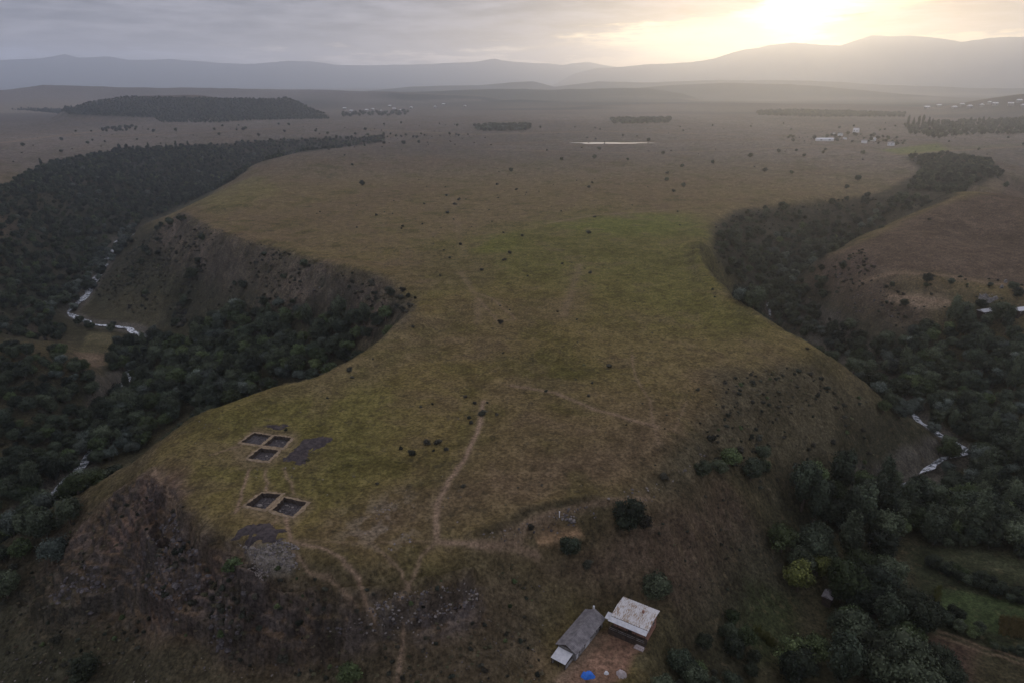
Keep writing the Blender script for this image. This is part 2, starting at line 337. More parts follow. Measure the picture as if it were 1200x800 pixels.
Zn += scarp*(n1*1.2+n2*.5+n4*.7) + scarp2*(n1*1.2+n2*.7+n4*.9)
gul = fbm(Xn*.9+Yn*.5, Yn*.12, 20, 4, 37, ridged=True)
Zn += bay*(gul*.8+n2*.7+n4*.9)
# rock ledges and the cliff band along the foot of the headland
band = poly([(40, 715), (90, 724), (150, 702), (200, 727), (245, 757), (300, 764), (340, 769), (400, 753), (450, 738), (480, 722), (550, 700), (560, 672), (430, 690), (330, 690), (250, 680), (215, 640), (150, 650), (60, 680)])
bdd = sdist(Xn+wx*.35+n2*.7, Yn+wy*.35+n2*.7, band)
Zn += 3.4*sstep(-.7, .9, bdd)*np.exp(-(np.maximum(bdd, 0)/8.)**2)
crag = poly([(160, 582), (200, 588), (216, 606), (240, 650), (252, 690), (225, 700), (196, 668), (178, 625)])
cdd = sdist(Xn+wx*.3+n2*.6, Yn+wy*.3+n2*.6, crag); Zn -= 2.6*sstep(-.8, .9, cdd)*np.exp(-(np.maximum(cdd, 0)/6.)**2)
zq = Zn+n1*1.3; st_h = 2.3; fr = zq/st_h-np.floor(zq/st_h); ter = (np.floor(zq/st_h)+sstep(.55, .95, fr))*st_h-zq
Zn += ter*scarp*.85 + ter*bay*.2
# old mounds and banks on the promontory
def blob(px, py, rx, ry, h):
    c = hit(px, py); return h*np.exp(-((Xn-c[0])/rx)**2-((Yn-c[1])/ry)**2)
Zn += blob(655, 425, 14, 9, -1.3)+blob(655, 408, 18, 8, 1.0)+blob(575, 350, 5, 26, .9)+blob(880, 470, 16, 18, 1.2)+blob(590, 380, 8, 4, .7)
ROADC = {}
def stroke(ps, w):
    out = []
    for a, b in zip(ps[:-1], ps[1:]):
        n = max(1, int(math.hypot(b[0]-a[0], b[1]-a[1])/8))
        for k in range(n):
            h = hit(a[0]+(b[0]-a[0])*k/n, a[1]+(b[1]-a[1])*k/n)
            if h: out.append(h[:2])
    h = hit(*ps[-1])
    if h: out.append(h[:2])
    return np.array(out), w
# dug terrace beside the path: a cut bank and a level floor
TERR = [(628, 628), (640, 618), (676, 616), (684, 626), (660, 638), (632, 640)]
tm = area(TERR, .8, .1); tz = hit(655, 628)[2]; Zn = Zn*(1-tm)+(tz-.3)*tm
bank, _ = stroke([(560, 632), (600, 622), (615, 608), (640, 600), (690, 590), (720, 594)], 1)
bd = -sdist(Xn, Yn, bank, False); Zn += 1.1*np.exp(-((bd-1.2)/1.6)**2)
yard = [(652, 800), (676, 772), (700, 744), (712, 736), (756, 760), (742, 768), (736, 790), (722, 800), (690, 806)]
ym = area([(640, 760), (700, 700), (740, 690), (790, 720), (780, 760), (740, 800), (700, 812), (640, 800)], 3, .2); Zn = Zn*(1-ym)+(-20.0)*ym
# river beds
def worldline(ps):
    return np.array([P(*p) for p in ps])
RL, RRv = worldline(RIVL), worldline(RIVR[1:3]+[(930, 366, -39), (975, 395, -41), (1020, 430, -42.5), (1060, 470, -43.5)]+RIVR[5:])
def smooth_line(a, step=2.5):
    d = np.append(0, np.cumsum(np.hypot(*np.diff(a[:, :2], axis=0).T))); t = np.arange(0, d[-1], step)
    q = np.stack([np.interp(t, d, a[:, k]) for k in range(3)], -1)
    k = np.ones(3)/3; return np.stack([np.convolve(np.pad(q[:, i], 1, 'edge'), k, 'valid') for i in range(3)], -1)
RL, RRv = smooth_line(RL), smooth_line(RRv)
rd = np.minimum(-sdist(Xn, Yn, RL[:, :2], False, 30), -sdist(Xn, Yn, RRv[:, :2], False, 30))
for L in (RL, RRv):
    L[:, 2] = bil(L[:, 0], L[:, 1]) ; k = np.ones(9)/9; L[:, 2] = np.convolve(np.pad(L[:, 2], 4, 'edge'), k, 'valid')
bed = np.exp(-(rd/4.0)**4)
Zsm = ZG[:nr]
Zn = Zn*(1-bed)+(Zsm-1.1)*bed
fld = area([(92, 410), (104, 388), (134, 390), (131, 410), (124, 430), (88, 422)], 2, .2)
Zn = Zn*(1-fld)+(Zsm)*fld
gard = area([(1060, 640), (1130, 640), (1300, 690), (1300, 820), (1120, 820), (1080, 720)], 4, .2)
Zn = Zn*(1-.9*gard)+(Zsm)*.9*gard
# the excavation squares: ground lowered under each block of trenches
PITS = {'A': [(282, 520), (298, 508.5), (319, 511.5), (305, 522.8)], 'B': [(308.5, 523.3), (322, 512), (342, 515), (332, 526.5)], 'C': [(290.5, 539), (305.5, 526.5), (327.5, 529.5), (314, 541.5)],
        'D': [(287.5, 594), (307, 579), (330, 580.5), (311, 598.5)], 'E': [(319, 600), (333.5, 584.5), (360, 590), (343, 607)]}
PW = {k: [hit(*q)[:2] for q in v] for k, v in PITS.items()}
ZPRE = ZG.copy(); ZPRE[:nr] = Zn
carve = np.zeros(Xn.shape, bool)
for k, q in PW.items(): carve |= sdist(Xn, Yn, np.array(q)) > -.55
Zn = np.where(carve, Zn-1.9, Zn)
ZG[:nr] = Zn
# ------------------------------------------------------------------ ground cover colours (the ground's own colours)
C = np.zeros(XG.shape+(3,), np.float32); Cn = C[:nr]
def c3(*a): return np.array(a, np.float32)
heath, olive, green, brown, dry = c3(.168, .126, .080), c3(.166, .128, .050), c3(.132, .124, .037), c3(.138, .096, .060), c3(.185, .140, .080)
soil, dark, rock, scrub, far_ = c3(.27, .19, .125), c3(.040, .040, .026), c3(.20, .175, .165), c3(.062, .054, .034), c3(.140, .118, .096)
C[:] = far_
q1 = fbm(XG, YG, 700, 4, 61); q2 = fbm(XG, YG*.5, 260, 4, 62)
C += (q1*.35+q2*.3)[..., None]*far_
farwood = sstep(.12, .3, fbm(XG, YG*.6, 1100, 4, 63)+sstep(4, 60, ZG)*.14)*sstep(2500, 3500, RG)
C[:] = C*(1-.75*farwood[..., None])+c3(.04, .05, .045)*.75*farwood[..., None]
fp = fbm(XG*.35, YG, 420, 4, 66)*sstep(2100, 3200, RG); pm = (sstep(.05, .3, fp)*.7)[..., None]; C[:] = C*(1-pm)+c3(.23, .19, .14)*pm; pm = (sstep(.05, .3, -fp)*.7)[..., None]; C[:] = C*(1-pm)+c3(.050, .056, .050)*pm
mt = sstep(10500, 12000, RG)[..., None]; fm = (sstep(2800, 4600, RG)*.7)[..., None]; C[:] = C*(1-fm)+c3(.085, .080, .070)*fm*(1+.5*q2[..., None])
C[:] = C*(1-mt)+c3(.07, .072, .07)*mt
RC = {12: c3(.11, .095, .085), 13: c3(.050, .058, .052), 4: c3(.165, .145, .13), 6: c3(.055, .060, .050), 7: c3(.10, .085, .065), 8: c3(.038, .045, .042), 9: c3(.030, .036, .036)}
for sel_, g_, sd_ in RIDGES:
    if sd_ in RC:
        m_ = (sstep(.10, .5, g_+.25*fbm(XG[sel_], YG[sel_]*.5, 500, 3, sd_))*.85)[..., None]; C[sel_] = C[sel_]*(1-m_)+RC[sd_]*m_*(1+.3*q2[sel_][..., None])
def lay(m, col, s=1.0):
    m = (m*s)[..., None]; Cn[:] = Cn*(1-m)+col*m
D = RG[:nr]
b1 = sstep(520, 330, D); lay(sstep(1150, 620, D), heath*.5+olive*.5); lay(b1, olive)
f1 = fbm(Xn, Yn, 60, 4, 41); f2 = fbm(Xn, Yn, 14, 4, 42); f3 = fbm(Xn, Yn, 3.2, 3, 43); f4 = fbm(Xn, Yn, 1.1, 2, 44)
lay(area([(480, 310), (520, 285), (600, 268), (700, 248), (790, 250), (845, 270), (850, 330), (890, 380), (860, 400), (760, 380), (690, 340), (600, 330), (520, 340)], 40, 1.5), green, .75)
lay(area([(545, 300), (575, 275), (620, 270), (610, 290), (570, 300)], 10, 1), c3(.135, .135, .036), .6)
lay(area([(640, 262), (740, 250), (815, 252), (830, 275), (700, 275)], 14, 1), c3(.13, .15, .035), .5)
lay(area([(245, 490), (330, 462), (420, 440), (470, 470), (440, 560), (380, 600), (280, 585), (215, 590), (205, 530)], 14, 1), green*1.1, .5)
lay(area([(220, 250), (300, 215), (400, 225), (480, 260), (500, 330), (400, 300), (290, 275)], 40, 1.5), dry*.5+olive*.5, .45)
lay(area([(210, 242), (300, 205), (330, 225), (260, 252)], 10, 1), c3(.17, .16, .06), .35)
lay(area([(500, 560), (700, 500), (820, 470), (870, 440), (880, 480), (780, 570), (700, 590), (560, 610), (400, 660), (350, 640)], 14, 1.2), brown, .75)
lay(area([(540, 450), (700, 440), (880, 420), (950, 430), (860, 470), (700, 540), (560, 560)], 20, 1.5), brown*.6+olive*.4, .5)
lay(area([(700, 400), (900, 380), (980, 420), (880, 440), (760, 440)], 14, 1), dry*.35+olive*.65, .5)
lay(area([(590, 440), (630, 415), (690, 425), (730, 430), (680, 450), (620, 460)], 8, 1), green*.6, .6)
lay(area([(420, 400), (485, 365), (540, 370), (500, 420), (440, 450), (330, 470), (300, 468)], 6, .6), dry, .45)
lay(sstep(.1, .5, f1), brown, .35); lay(sstep(.15, .5, f2), brown*.8, .4); lay(sstep(.15, .5, -f2), green*.9, .3)
# slopes: heathy, browner, darker scrub
front = area([(640, 800), (640, 720), (600, 660), (480, 690), (420, 700), (240, 640), (200, 560), (60, 600), (-60, 660), (-100, 820), (400, 860)], 6, .8)
lay(front, c3(.160, .112, .070), .85)
lay(area([(-60, 760), (60, 740), (200, 765), (300, 780), (440, 770), (440, 860), (-80, 860)], 5, .8), c3(.092, .080, .048), .75)
lay(area([(440, 755), (640, 740), (640, 860), (440, 860)], 5, .8), brown*.7, .5)
lay(area([(0, 650), (100, 590), (200, 560), (215, 590), (170, 640), (100, 700), (20, 720)], 5, .8), c3(.120, .078, .056), .45)
lay(sstep(.28, .62, SL)*(D < 700), scrub*1.2, .55)
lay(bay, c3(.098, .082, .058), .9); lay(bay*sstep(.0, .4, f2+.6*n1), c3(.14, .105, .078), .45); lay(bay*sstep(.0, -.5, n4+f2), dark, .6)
lay(area([(110, 330), (160, 310), (235, 330), (215, 370), (150, 378), (100, 352)], 8, .6), c3(.095, .082, .045), .7)
gx2 = np.gradient(Zn, axis=0)/np.gradient(RG[:nr], axis=0); gy2 = np.gradient(Zn, axis=1)/(RG[:nr]*np.gradient(AG[:nr], axis=1)+1e-6); SL2 = np.hypot(gx2, gy2)
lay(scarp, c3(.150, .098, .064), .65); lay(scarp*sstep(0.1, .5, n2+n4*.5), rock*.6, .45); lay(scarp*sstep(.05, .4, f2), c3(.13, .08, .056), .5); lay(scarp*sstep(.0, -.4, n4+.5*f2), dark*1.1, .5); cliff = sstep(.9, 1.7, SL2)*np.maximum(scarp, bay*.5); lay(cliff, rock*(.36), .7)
lay(area([(845, 440), (930, 425), (1000, 445), (1050, 485), (1100, 520), (1080, 570), (980, 560), (900, 590), (860, 560), (800, 570), (760, 560), (820, 500)], 7, 1), c3(.092, .078, .048), .8)
lay(area([(640, 660), (760, 600), (850, 560), (900, 620), (910, 665), (860, 700), (800, 720), (720, 690)], 6, .8), c3(.105, .074, .052), .85)
strip = sstep(.35, .8, np.sin((Xn*.75+Yn*.65)/1.15+f2*3))
lay(area([(770, 640), (830, 590), (870, 590), (905, 650), (880, 680), (800, 690)], 4, .5)*strip, dry*.75, .35)
# right bank
lay(area([(1000, 288), (1100, 242), (1200, 212), (1500, 230), (1500, 345), (1200, 335), (1090, 325), (1010, 325), (975, 310)], 8, .8), c3(.110, .078, .056), .9)
lay(area([(925, 350), (960, 308), (1010, 300), (1060, 340), (1090, 380), (1040, 400), (990, 400), (950, 385)], 6, .8), c3(.095, .068, .053), .7)
lay(area([(1040, 350), (1060, 345), (1110, 350), (1112, 360), (1070, 362)], 2.5, .3), c3(.30, .22, .15), .75)
lay(area([(1200, 470), (1060, 385), (1000, 410), (900, 360), (860, 370), (880, 340), (930, 310), (1000, 400)], 5, .5), dark, .3)
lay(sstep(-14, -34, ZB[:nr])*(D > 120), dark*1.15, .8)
lay(area([(0, 420), (60, 392), (100, 412), (135, 455), (60, 440)], 4, .5), c3(.10, .080, .044), .7)
lay(fld, c3(.135, .115, .062), .95); lay(area([(88, 412), (124, 414), (120, 432), (86, 424)], 2, .2), c3(.19, .135, .090), .8)
lay(area([(120, 365), (150, 340), (200, 350), (180, 385), (110, 378)], 5, .5), c3(.085, .075, .045), .8)
lay(gard, c3(.040, .046, .024), .85)
lay(area([(1085, 655), (1110, 640), (1210, 655), (1300, 690), (1300, 712), (1200, 680)], 2, .3), c3(.085, .090, .048), .6)
lay(area([(1110, 690), (1220, 712), (1220, 745), (1180, 745), (1095, 725), (1098, 692)], 1.5, .2), c3(.066, .088, .036), .9)
lay(area([(1090, 745), (1150, 762), (1150, 820), (1100, 820)], 2, .3), c3(.10, .062, .046), .8)
lay(area([(1140, 768), (1210, 780), (1240, 850), (1140, 850)], 2, .3), c3(.085, .070, .040), .7)
lay(area([(880, 690), (930, 700), (930, 770), (890, 770), (870, 720)], 3, .5), c3(.052, .062, .028), .8)
lay(area([(1500, 150), (1030, 178), (1070, 172), (1100, 180), (1040, 182)], 10, .5), c3(.15, .16, .06), .25)
lay(area([(1030, 176), (1100, 168), (1110, 176), (1060, 182)], 10, .5), c3(.15, .17, .05), .7)
# old ash-dark spoil, worn ground, stony ground
trod = area([(270, 525), (298, 500), (348, 508), (352, 520), (320, 548), (282, 550)], 1.5, .15); lay(trod, dry*1.05, .7)
trod2 = area([(278, 596), (305, 572), (362, 583), (368, 594), (342, 618), (300, 606)], 1.5, .15); lay(trod2, dry*.95, .65)
rub = area([(285, 640), (330, 634), (345, 648), (340, 668), (305, 672), (285, 660)], 1.5, .25); lay(rub, c3(.27, .24, .20), .75)
lay(area([(400, 600), (470, 585), (500, 630), (440, 650), (380, 640)], 6, 1)*sstep(-.1, .3, f3), c3(.22, .19, .16), .30)
lay(area([(430, 700), (480, 690), (560, 690), (560, 720), (460, 735), (400, 745)], 4, .6)*sstep(-.1, .4, f3), rock*.7, .25)
lay(tm, c3(.42, .27, .15), .95); lay(area(yard, 1.2, .12), c3(.255, .150, .100), .97)
lay(np.exp(-(bd/1.1)**2), scrub*.6, .7)
PATHS = []
for ps, w, s in [([(567, 470), (560, 505), (543, 540), (525, 565), (513, 590), (510, 622), (512, 634), (560, 638), (600, 640), (630, 650)], .9, .85), ([(512, 634), (495, 650), (485, 675), (470, 700)], .6, .5),
                 ([(333, 600), (338, 620), (342, 633), (372, 640), (400, 655), (420, 680), (432, 712), (440, 724)], .55, .95), ([(474, 735), (470, 770), (465, 800)], .6, .7),
                 ([(292, 550), (283, 580), (277, 600)], .5, .75), ([(312, 550), (313, 578)], .4, .6), ([(333, 548), (345, 578)], .4, .5), ([(600, 452), (650, 460), (700, 480), (770, 500)], 1.1, .6),
                 ([(180, 548), (197, 575), (207, 602)], .5, .5), ([(342, 645), (362, 668), (390, 680), (415, 706)], .5, .6), ([(345, 632), (420, 636), (512, 634)], .5, .25), ([(440, 640), (470, 672), (480, 690)], .4, .5), ([(740, 415), (744, 440), (762, 470), (765, 495), (772, 520)], .6, .35), ([(805, 470), (790, 505)], .5, .25),
                 ([(590, 625), (640, 606), (700, 588), (760, 583)], 1.2, .4), ([(600, 640), (620, 615), (650, 598)], .9, .4), ([(282, 522), (262, 528), (250, 532)], .5, .5), ([(330, 600), (300, 640)], .4, .4),
                 ([(560, 378), (560, 350), (540, 320)], 2, .22), ([(555, 342), (580, 352), (604, 374), (584, 377), (560, 350)], .8, .35), ([(530, 232), (536, 270), (545, 300)], 3, .15), ([(640, 262), (700, 252), (790, 246)], 2, .35), ([(660, 370), (670, 340), (680, 310)], 2.5, .25), ([(1100, 740), (1150, 757), (1210, 775)], .5, .5), ([(1100, 746), (1150, 763), (1210, 781)], .5, .4), ([(1040, 346), (1062, 349), (1085, 352), (1112, 356)], .9, .9), ([(1052, 354), (1080, 358), (1108, 360)], .6, .6), ([(655, 800), (690, 760), (700, 745)], 1.5, .6),
                 ([(1010, 330), (1050, 320), (1100, 322), (1160, 332), (1210, 336)], 1.6, .5), ([(1200, 172), (1100, 178), (1040, 182)], 4, .4), ([(20, 612), (45, 598), (60, 588)], 1.8, .7), ([(0, 168), (60, 160), (150, 150)], 8, .4), ([(60, 160), (200, 158), (330, 150)], 6, .35), ([(430, 152), (560, 158), (700, 154), (860, 158)], 7, .35), ([(560, 175), (760, 180), (960, 172), (1040, 180)], 4, .3)]:
    st_, _ = stroke(ps, w); dd = -sdist(Xn+f3*.5, Yn+f3*.5, st_, False, 12)
    ROADC[tuple(ps[0])] = st_
    PATHS.append((dd, w, s))
lay((rd < 9)*sstep(9, 5, rd), c3(.13, .115, .095), .7)
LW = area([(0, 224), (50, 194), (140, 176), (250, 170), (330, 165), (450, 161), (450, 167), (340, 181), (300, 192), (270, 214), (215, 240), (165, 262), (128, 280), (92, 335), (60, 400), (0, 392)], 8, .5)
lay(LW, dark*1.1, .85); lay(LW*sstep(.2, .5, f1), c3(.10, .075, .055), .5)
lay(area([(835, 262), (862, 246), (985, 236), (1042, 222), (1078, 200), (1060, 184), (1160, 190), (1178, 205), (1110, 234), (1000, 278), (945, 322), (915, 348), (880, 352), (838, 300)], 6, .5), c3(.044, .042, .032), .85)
lay(area([(70, 136), (100, 121), (150, 113), (262, 115), (345, 116), (385, 136), (300, 140), (200, 138)], 15, .3, 200), dark*1.1, .9)
Cn *= (1+.26*f2+.27*f3+.24*f4)[..., None]*np.where(D > 700, 1, 1)[..., None]
tuss = sstep(.28, .6, fbm(Xn, Yn, 2.2, 3, 47))*(D < 450); lay(tuss, scrub*.8, .5)
pale = sstep(.42, .66, fbm(Xn, Yn, 1.6, 2, 48))*(D < 450); lay(pale, dry*1.2, .22)
np.clip(C, .008, .6, out=C)
for dd, w, s_ in PATHS:
    lay(np.exp(-(dd/(w*3.0))**2), dry*.95, s_*.42); lay(np.exp(-(dd/max(.42, w*.9))**2), soil*1.05, min(1, s_*1.15))
np.clip(C, .008, .6, out=C)
# ------------------------------------------------------------------ materials
def material(name, col=(.5, .5, .5), rough=.85, spec=.25, fn=None, metal=0.0):
    m = bpy.data.materials.new(name); m.use_nodes = True; b = m.node_tree.nodes['Principled BSDF']
    b.inputs['Base Color'].default_value = (*col, 1); b.inputs['Roughness'].default_value = rough
    b.inputs['Specular IOR Level'].default_value = spec; b.inputs['Metallic'].default_value = metal
    if fn: fn(NB(m.node_tree), b)
    return m
def f_ground(B, b):
    a = B.n('ShaderNodeVertexColor', layer_name='cover'); g = B.n('ShaderNodeTexCoord').outputs['Object']
    n_a = B.noise(g, 1.1, 5, .75); n_b = B.noise(g, .14, 6, .7)
    k = B.m('MULTIPLY', B.smooth(n_a, .22, .78), B.m('MULTIPLY_ADD', n_b, 1.7, .15)); k = B.m('MULTIPLY_ADD', k, 1.3, .32)
    c = B.mix(1.0, a.outputs[0], B.comb(k, k, k), 'MULTIPLY'); B.put(b.inputs['Base Color'], c)
    bp = B.n('ShaderNodeBump'); bp.inputs['Strength'].default_value = 1.0; bp.inputs['Distance'].default_value = .8
    B.put(bp.inputs['Height'], B.noise(g, 1.0, 6, .75)); B.put(b.inputs['Normal'], bp.outputs[0])
M = {}
M['ground'] = material('ground', rough=1, spec=.0, fn=f_ground)
def mottled(c1, c2, scale, bump=.3, det=5, thr=None, coord='Object'):
    def fn(B, b):
        g = B.n('ShaderNodeTexCoord').outputs[coord]; n = B.noise(g, scale, det, .65)
        f = B.smooth(n, *(thr or (.3, .7))); B.put(b.inputs['Base Color'], B.mix(f, c1, c2))
        bp = B.n('ShaderNodeBump'); bp.inputs['Strength'].default_value = bump; bp.inputs['Distance'].default_value = .2
        B.put(bp.inputs['Height'], B.noise(g, scale*2, 4, .6)); B.put(b.inputs['Normal'], bp.outputs[0])
    return fn
# ------------------------------------------------------------------ the ground sheet
ids = np.arange(NR*NA).reshape(NR, NA); nxt = np.concatenate([ids[:, 1:], ids[:, :1]], 1)
fq = np.stack([ids[:-1], ids[1:], nxt[1:], nxt[:-1]], -1).reshape(-1, 4)
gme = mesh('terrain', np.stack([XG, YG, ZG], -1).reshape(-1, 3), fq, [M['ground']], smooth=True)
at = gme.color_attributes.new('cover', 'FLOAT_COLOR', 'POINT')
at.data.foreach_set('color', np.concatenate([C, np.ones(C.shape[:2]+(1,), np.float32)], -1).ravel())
ground = obj('terrain', gme); tag(ground, kind='structure')
# ------------------------------------------------------------------ water
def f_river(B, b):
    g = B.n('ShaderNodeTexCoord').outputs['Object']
    n = B.noise(g, .55, 5, .7); B.put(b.inputs['Base Color'], B.mix(B.smooth(n, .42, .58), (.07, .08, .08), (.70, .72, .74)))  # foam of the rapids; its white also paints in the reflected sky
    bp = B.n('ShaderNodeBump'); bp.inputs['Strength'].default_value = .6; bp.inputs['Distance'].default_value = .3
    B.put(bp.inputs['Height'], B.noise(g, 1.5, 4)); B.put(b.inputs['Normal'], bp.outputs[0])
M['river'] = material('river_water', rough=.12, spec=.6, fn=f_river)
M['lake'] = material('lake_water', (.03, .035, .04), .04, .5)
def ribbon(name, L, w, lift, mat, seed):
    t = np.gradient(L[:, :2], axis=0); t /= np.hypot(t[:, 0], t[:, 1])[:, None]+1e-9; n = np.stack([-t[:, 1], t[:, 0]], -1)
    s = np.arange(len(L)); wl = w*np.clip(.75+1.5*fbm(s*1., s*0., 6, 4, seed), .12, 2); wr = w*np.clip(.75+1.5*fbm(s*1., s*0.+9, 5, 4, seed+1), .12, 2)
    z = L[:, 2]+lift; ks = np.linspace(-1, 1, 5); v = []
    for k in ks:
        ww = np.where(k < 0, wl, wr)*k; v.append(np.stack([L[:, 0]+n[:, 0]*ww, L[:, 1]+n[:, 1]*ww, z], -1))
    v = np.stack(v, 1).reshape(-1, 3); i = np.arange(len(L)*5).reshape(-1, 5)
    f = np.stack([i[:-1, :-1], i[:-1, 1:], i[1:, 1:], i[1:, :-1]], -1).reshape(-1, 4)
    return obj(name, mesh(name, v, f, [mat], smooth=True))
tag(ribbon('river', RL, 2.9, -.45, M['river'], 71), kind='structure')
q0 = int(np.argmin(np.hypot(RRv[:, 0]-P(1068, 480, -43.7)[0], RRv[:, 1]-P(1068, 480, -43.7)[1])))
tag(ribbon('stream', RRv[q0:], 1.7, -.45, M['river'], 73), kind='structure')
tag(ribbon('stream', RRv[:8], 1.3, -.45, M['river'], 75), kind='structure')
lc = hit(715, 168.3); a_ = np.linspace(0, 2*math.pi, 60, endpoint=False)
rx_, ry_ = 62, 15
lw = 1+.18*np.sin(3*a_+1)+.12*np.sin(5*a_)+.07*np.sin(9*a_+2)
lz = float(bil(lc[0]+rx_*np.cos(a_), lc[1]+ry_*np.sin(a_)).max())+.35
lv = [(lc[0]+rx_*np.cos(t)*k, lc[1]+ry_*np.sin(t)*k, lz) for t, k in zip(a_, lw)]
lo_ = [(lc[0]+(rx_+2)*np.cos(t)*k, lc[1]+(ry_+8)*np.sin(t)*k, lz-1.5) for t, k in zip(a_, lw)]
tag(obj('pond', mesh('pond', lv, [tuple(range(60))], [M['lake']])), kind='structure')
M['bankmud'] = material('bank_mud', (.12, .09, .07), .95, .1)
tag(obj('pond_bank', mesh('pond_bank', [(x, y, z-.02) for x, y, z in lv]+lo_, [(k, (k+1) % 60, 60+(k+1) % 60, 60+k) for k in range(60)], [M['bankmud']])), kind='structure')
# ------------------------------------------------------------------ haze: a closed box of pale air round everything
hm = bpy.data.materials.new('haze'); hm.use_nodes = True; hn = hm.node_tree; hn.nodes.clear()
pv = hn.nodes.new('ShaderNodeVolumePrincipled'); ho = hn.nodes.new('ShaderNodeOutputMaterial'); hn.links.new(pv.outputs[0], ho.inputs['Volume'])
pv.inputs['Density'].default_value = 1.30e-4; pv.inputs['Color'].default_value = (.82, .90, 1, 1); pv.inputs['Anisotropy'].default_value = .74
zlo, zhi = float(ZG.min())-3, float(ZG.max())+15; hx = 16600.
hv = [(x, y, z) for z in (zlo, zhi) for y in (-hx, hx) for x in (-hx, hx)]
haze = obj('haze', mesh('haze', hv, [(0, 2, 3, 1), (4, 5, 7, 6), (0, 1, 5, 4), (2, 6, 7, 3), (0, 4, 6, 2), (1, 3, 7, 5)], [hm])); tag(haze, kind='stuff')
# ------------------------------------------------------------------ foliage
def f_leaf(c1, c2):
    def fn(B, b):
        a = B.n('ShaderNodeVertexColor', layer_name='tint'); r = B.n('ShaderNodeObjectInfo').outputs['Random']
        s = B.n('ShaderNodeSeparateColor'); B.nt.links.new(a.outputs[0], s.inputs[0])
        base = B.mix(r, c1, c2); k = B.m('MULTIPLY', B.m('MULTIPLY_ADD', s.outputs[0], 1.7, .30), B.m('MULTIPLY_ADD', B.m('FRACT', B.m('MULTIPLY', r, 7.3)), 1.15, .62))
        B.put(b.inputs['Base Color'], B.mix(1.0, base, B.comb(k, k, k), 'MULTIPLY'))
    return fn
LEAF = {k: material(k, rough=.8, spec=.15, fn=f_leaf(*v)) for k, v in {
    'dark_leaves': ((.023, .030, .019), (.046, .054, .031)), 'willow_leaves': ((.050, .062, .050), (.075, .086, .068)),
    'green_leaves': ((.042, .058, .024), (.066, .082, .034)), 'yellow_leaves': ((.085, .095, .026), (.10, .105, .032)),
    'scrub_leaves': ((.028, .034, .024), (.056, .050, .036)), 'brown_scrub': ((.085, .065, .042), (.070, .072, .038))}.items()}
BARK = material('bark', rough=.95, spec=.1, fn=mottled((.06, .045, .035), (.13, .10, .08), 3))
def ico(n=1):
    import bmesh
    bm = bmesh.new(); bmesh.ops.create_icosphere(bm, subdivisions=n, radius=1); bm.verts.ensure_lookup_table()
    v = np.array([q.co[:] for q in bm.verts]); f = np.array([[q.index for q in p.verts] for p in bm.faces]); bm.free(); return v, f
IV, IF = ico(1); IV2, IF2 = ico(2)
def crown(rx, rz, zc, nl, leaves, leaf, g, airy=.25, flat=0.0, lobe=.46):
    """uneven crown: lobes spread through the envelope, each a loose shell of leaf clumps; returns verts, quads->tris, tint"""
    V, Fc, T = [], [], []; n0 = 0; lob = []
    for k in range(nl):
        u = g.normal(size=3); u /= np.linalg.norm(u); rr = g.uniform(.35, .72) if k else 0
        c = np.array([u[0]*rx*rr, u[1]*rx*rr*g.uniform(.8, 1.1), zc+abs(u[2])*rz*rr*(1 if u[2] > 0 else -.75)])
        s = g.uniform(.75, 1.2)*lobe if k else .62
        lob.append((c, np.array([rx*s, rx*s*g.uniform(.85, 1.15), rz*s*g.uniform(.8, 1.1)]), g.uniform(.2, .8)))
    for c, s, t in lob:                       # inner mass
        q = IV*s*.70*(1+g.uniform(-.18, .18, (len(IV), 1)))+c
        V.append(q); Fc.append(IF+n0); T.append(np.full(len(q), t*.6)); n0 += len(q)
    w = np.array([np.prod(s)**.67 for c, s, t in lob]); w /= w.sum()
    pick = g.choice(nl, leaves, p=w); u = g.normal(size=(leaves, 3)); u /= np.linalg.norm(u, axis=1)[:, None]
    C_ = np.array([l[0] for l in lob])[pick]; S_ = np.array([l[1] for l in lob])[pick]; Tl = np.array([l[2] for l in lob])[pick]
    p = C_+u*S_*(g.uniform(.66, 1.0, (leaves, 1))+airy*g.uniform(0, 1, (leaves, 1))**3)
    nrm = u+g.normal(size=(leaves, 3))*.55; nrm /= np.linalg.norm(nrm, axis=1)[:, None]
    a = np.cross(nrm, g.normal(size=(leaves, 3))); a /= np.linalg.norm(a, axis=1)[:, None]+1e-9; b = np.cross(nrm, a)
    sz = leaf*g.uniform(.6, 1.35, (leaves, 1)); Tl = Tl*.75+.25*np.clip((p[:, 2]-zc)/rz*.5+.5, 0, 1)*0+Tl*.25; q = np.stack([p+a*sz, p+b*sz*.8, p-a*sz*.9, p-b*sz*.75], 1).reshape(-1, 3)
    i = np.arange(leaves)*4+n0; V.append(q); Fc.append(np.concatenate([np.stack([i, i+1, i+2], 1), np.stack([i, i+2, i+3], 1)]))
    T.append(np.repeat(np.clip(Tl+g.uniform(-.25, .25, leaves), 0, 1), 4))
    V = np.concatenate(V); V[:, 2] = np.maximum(V[:, 2], .05+flat)
    return V, np.concatenate(Fc), np.concatenate(T)
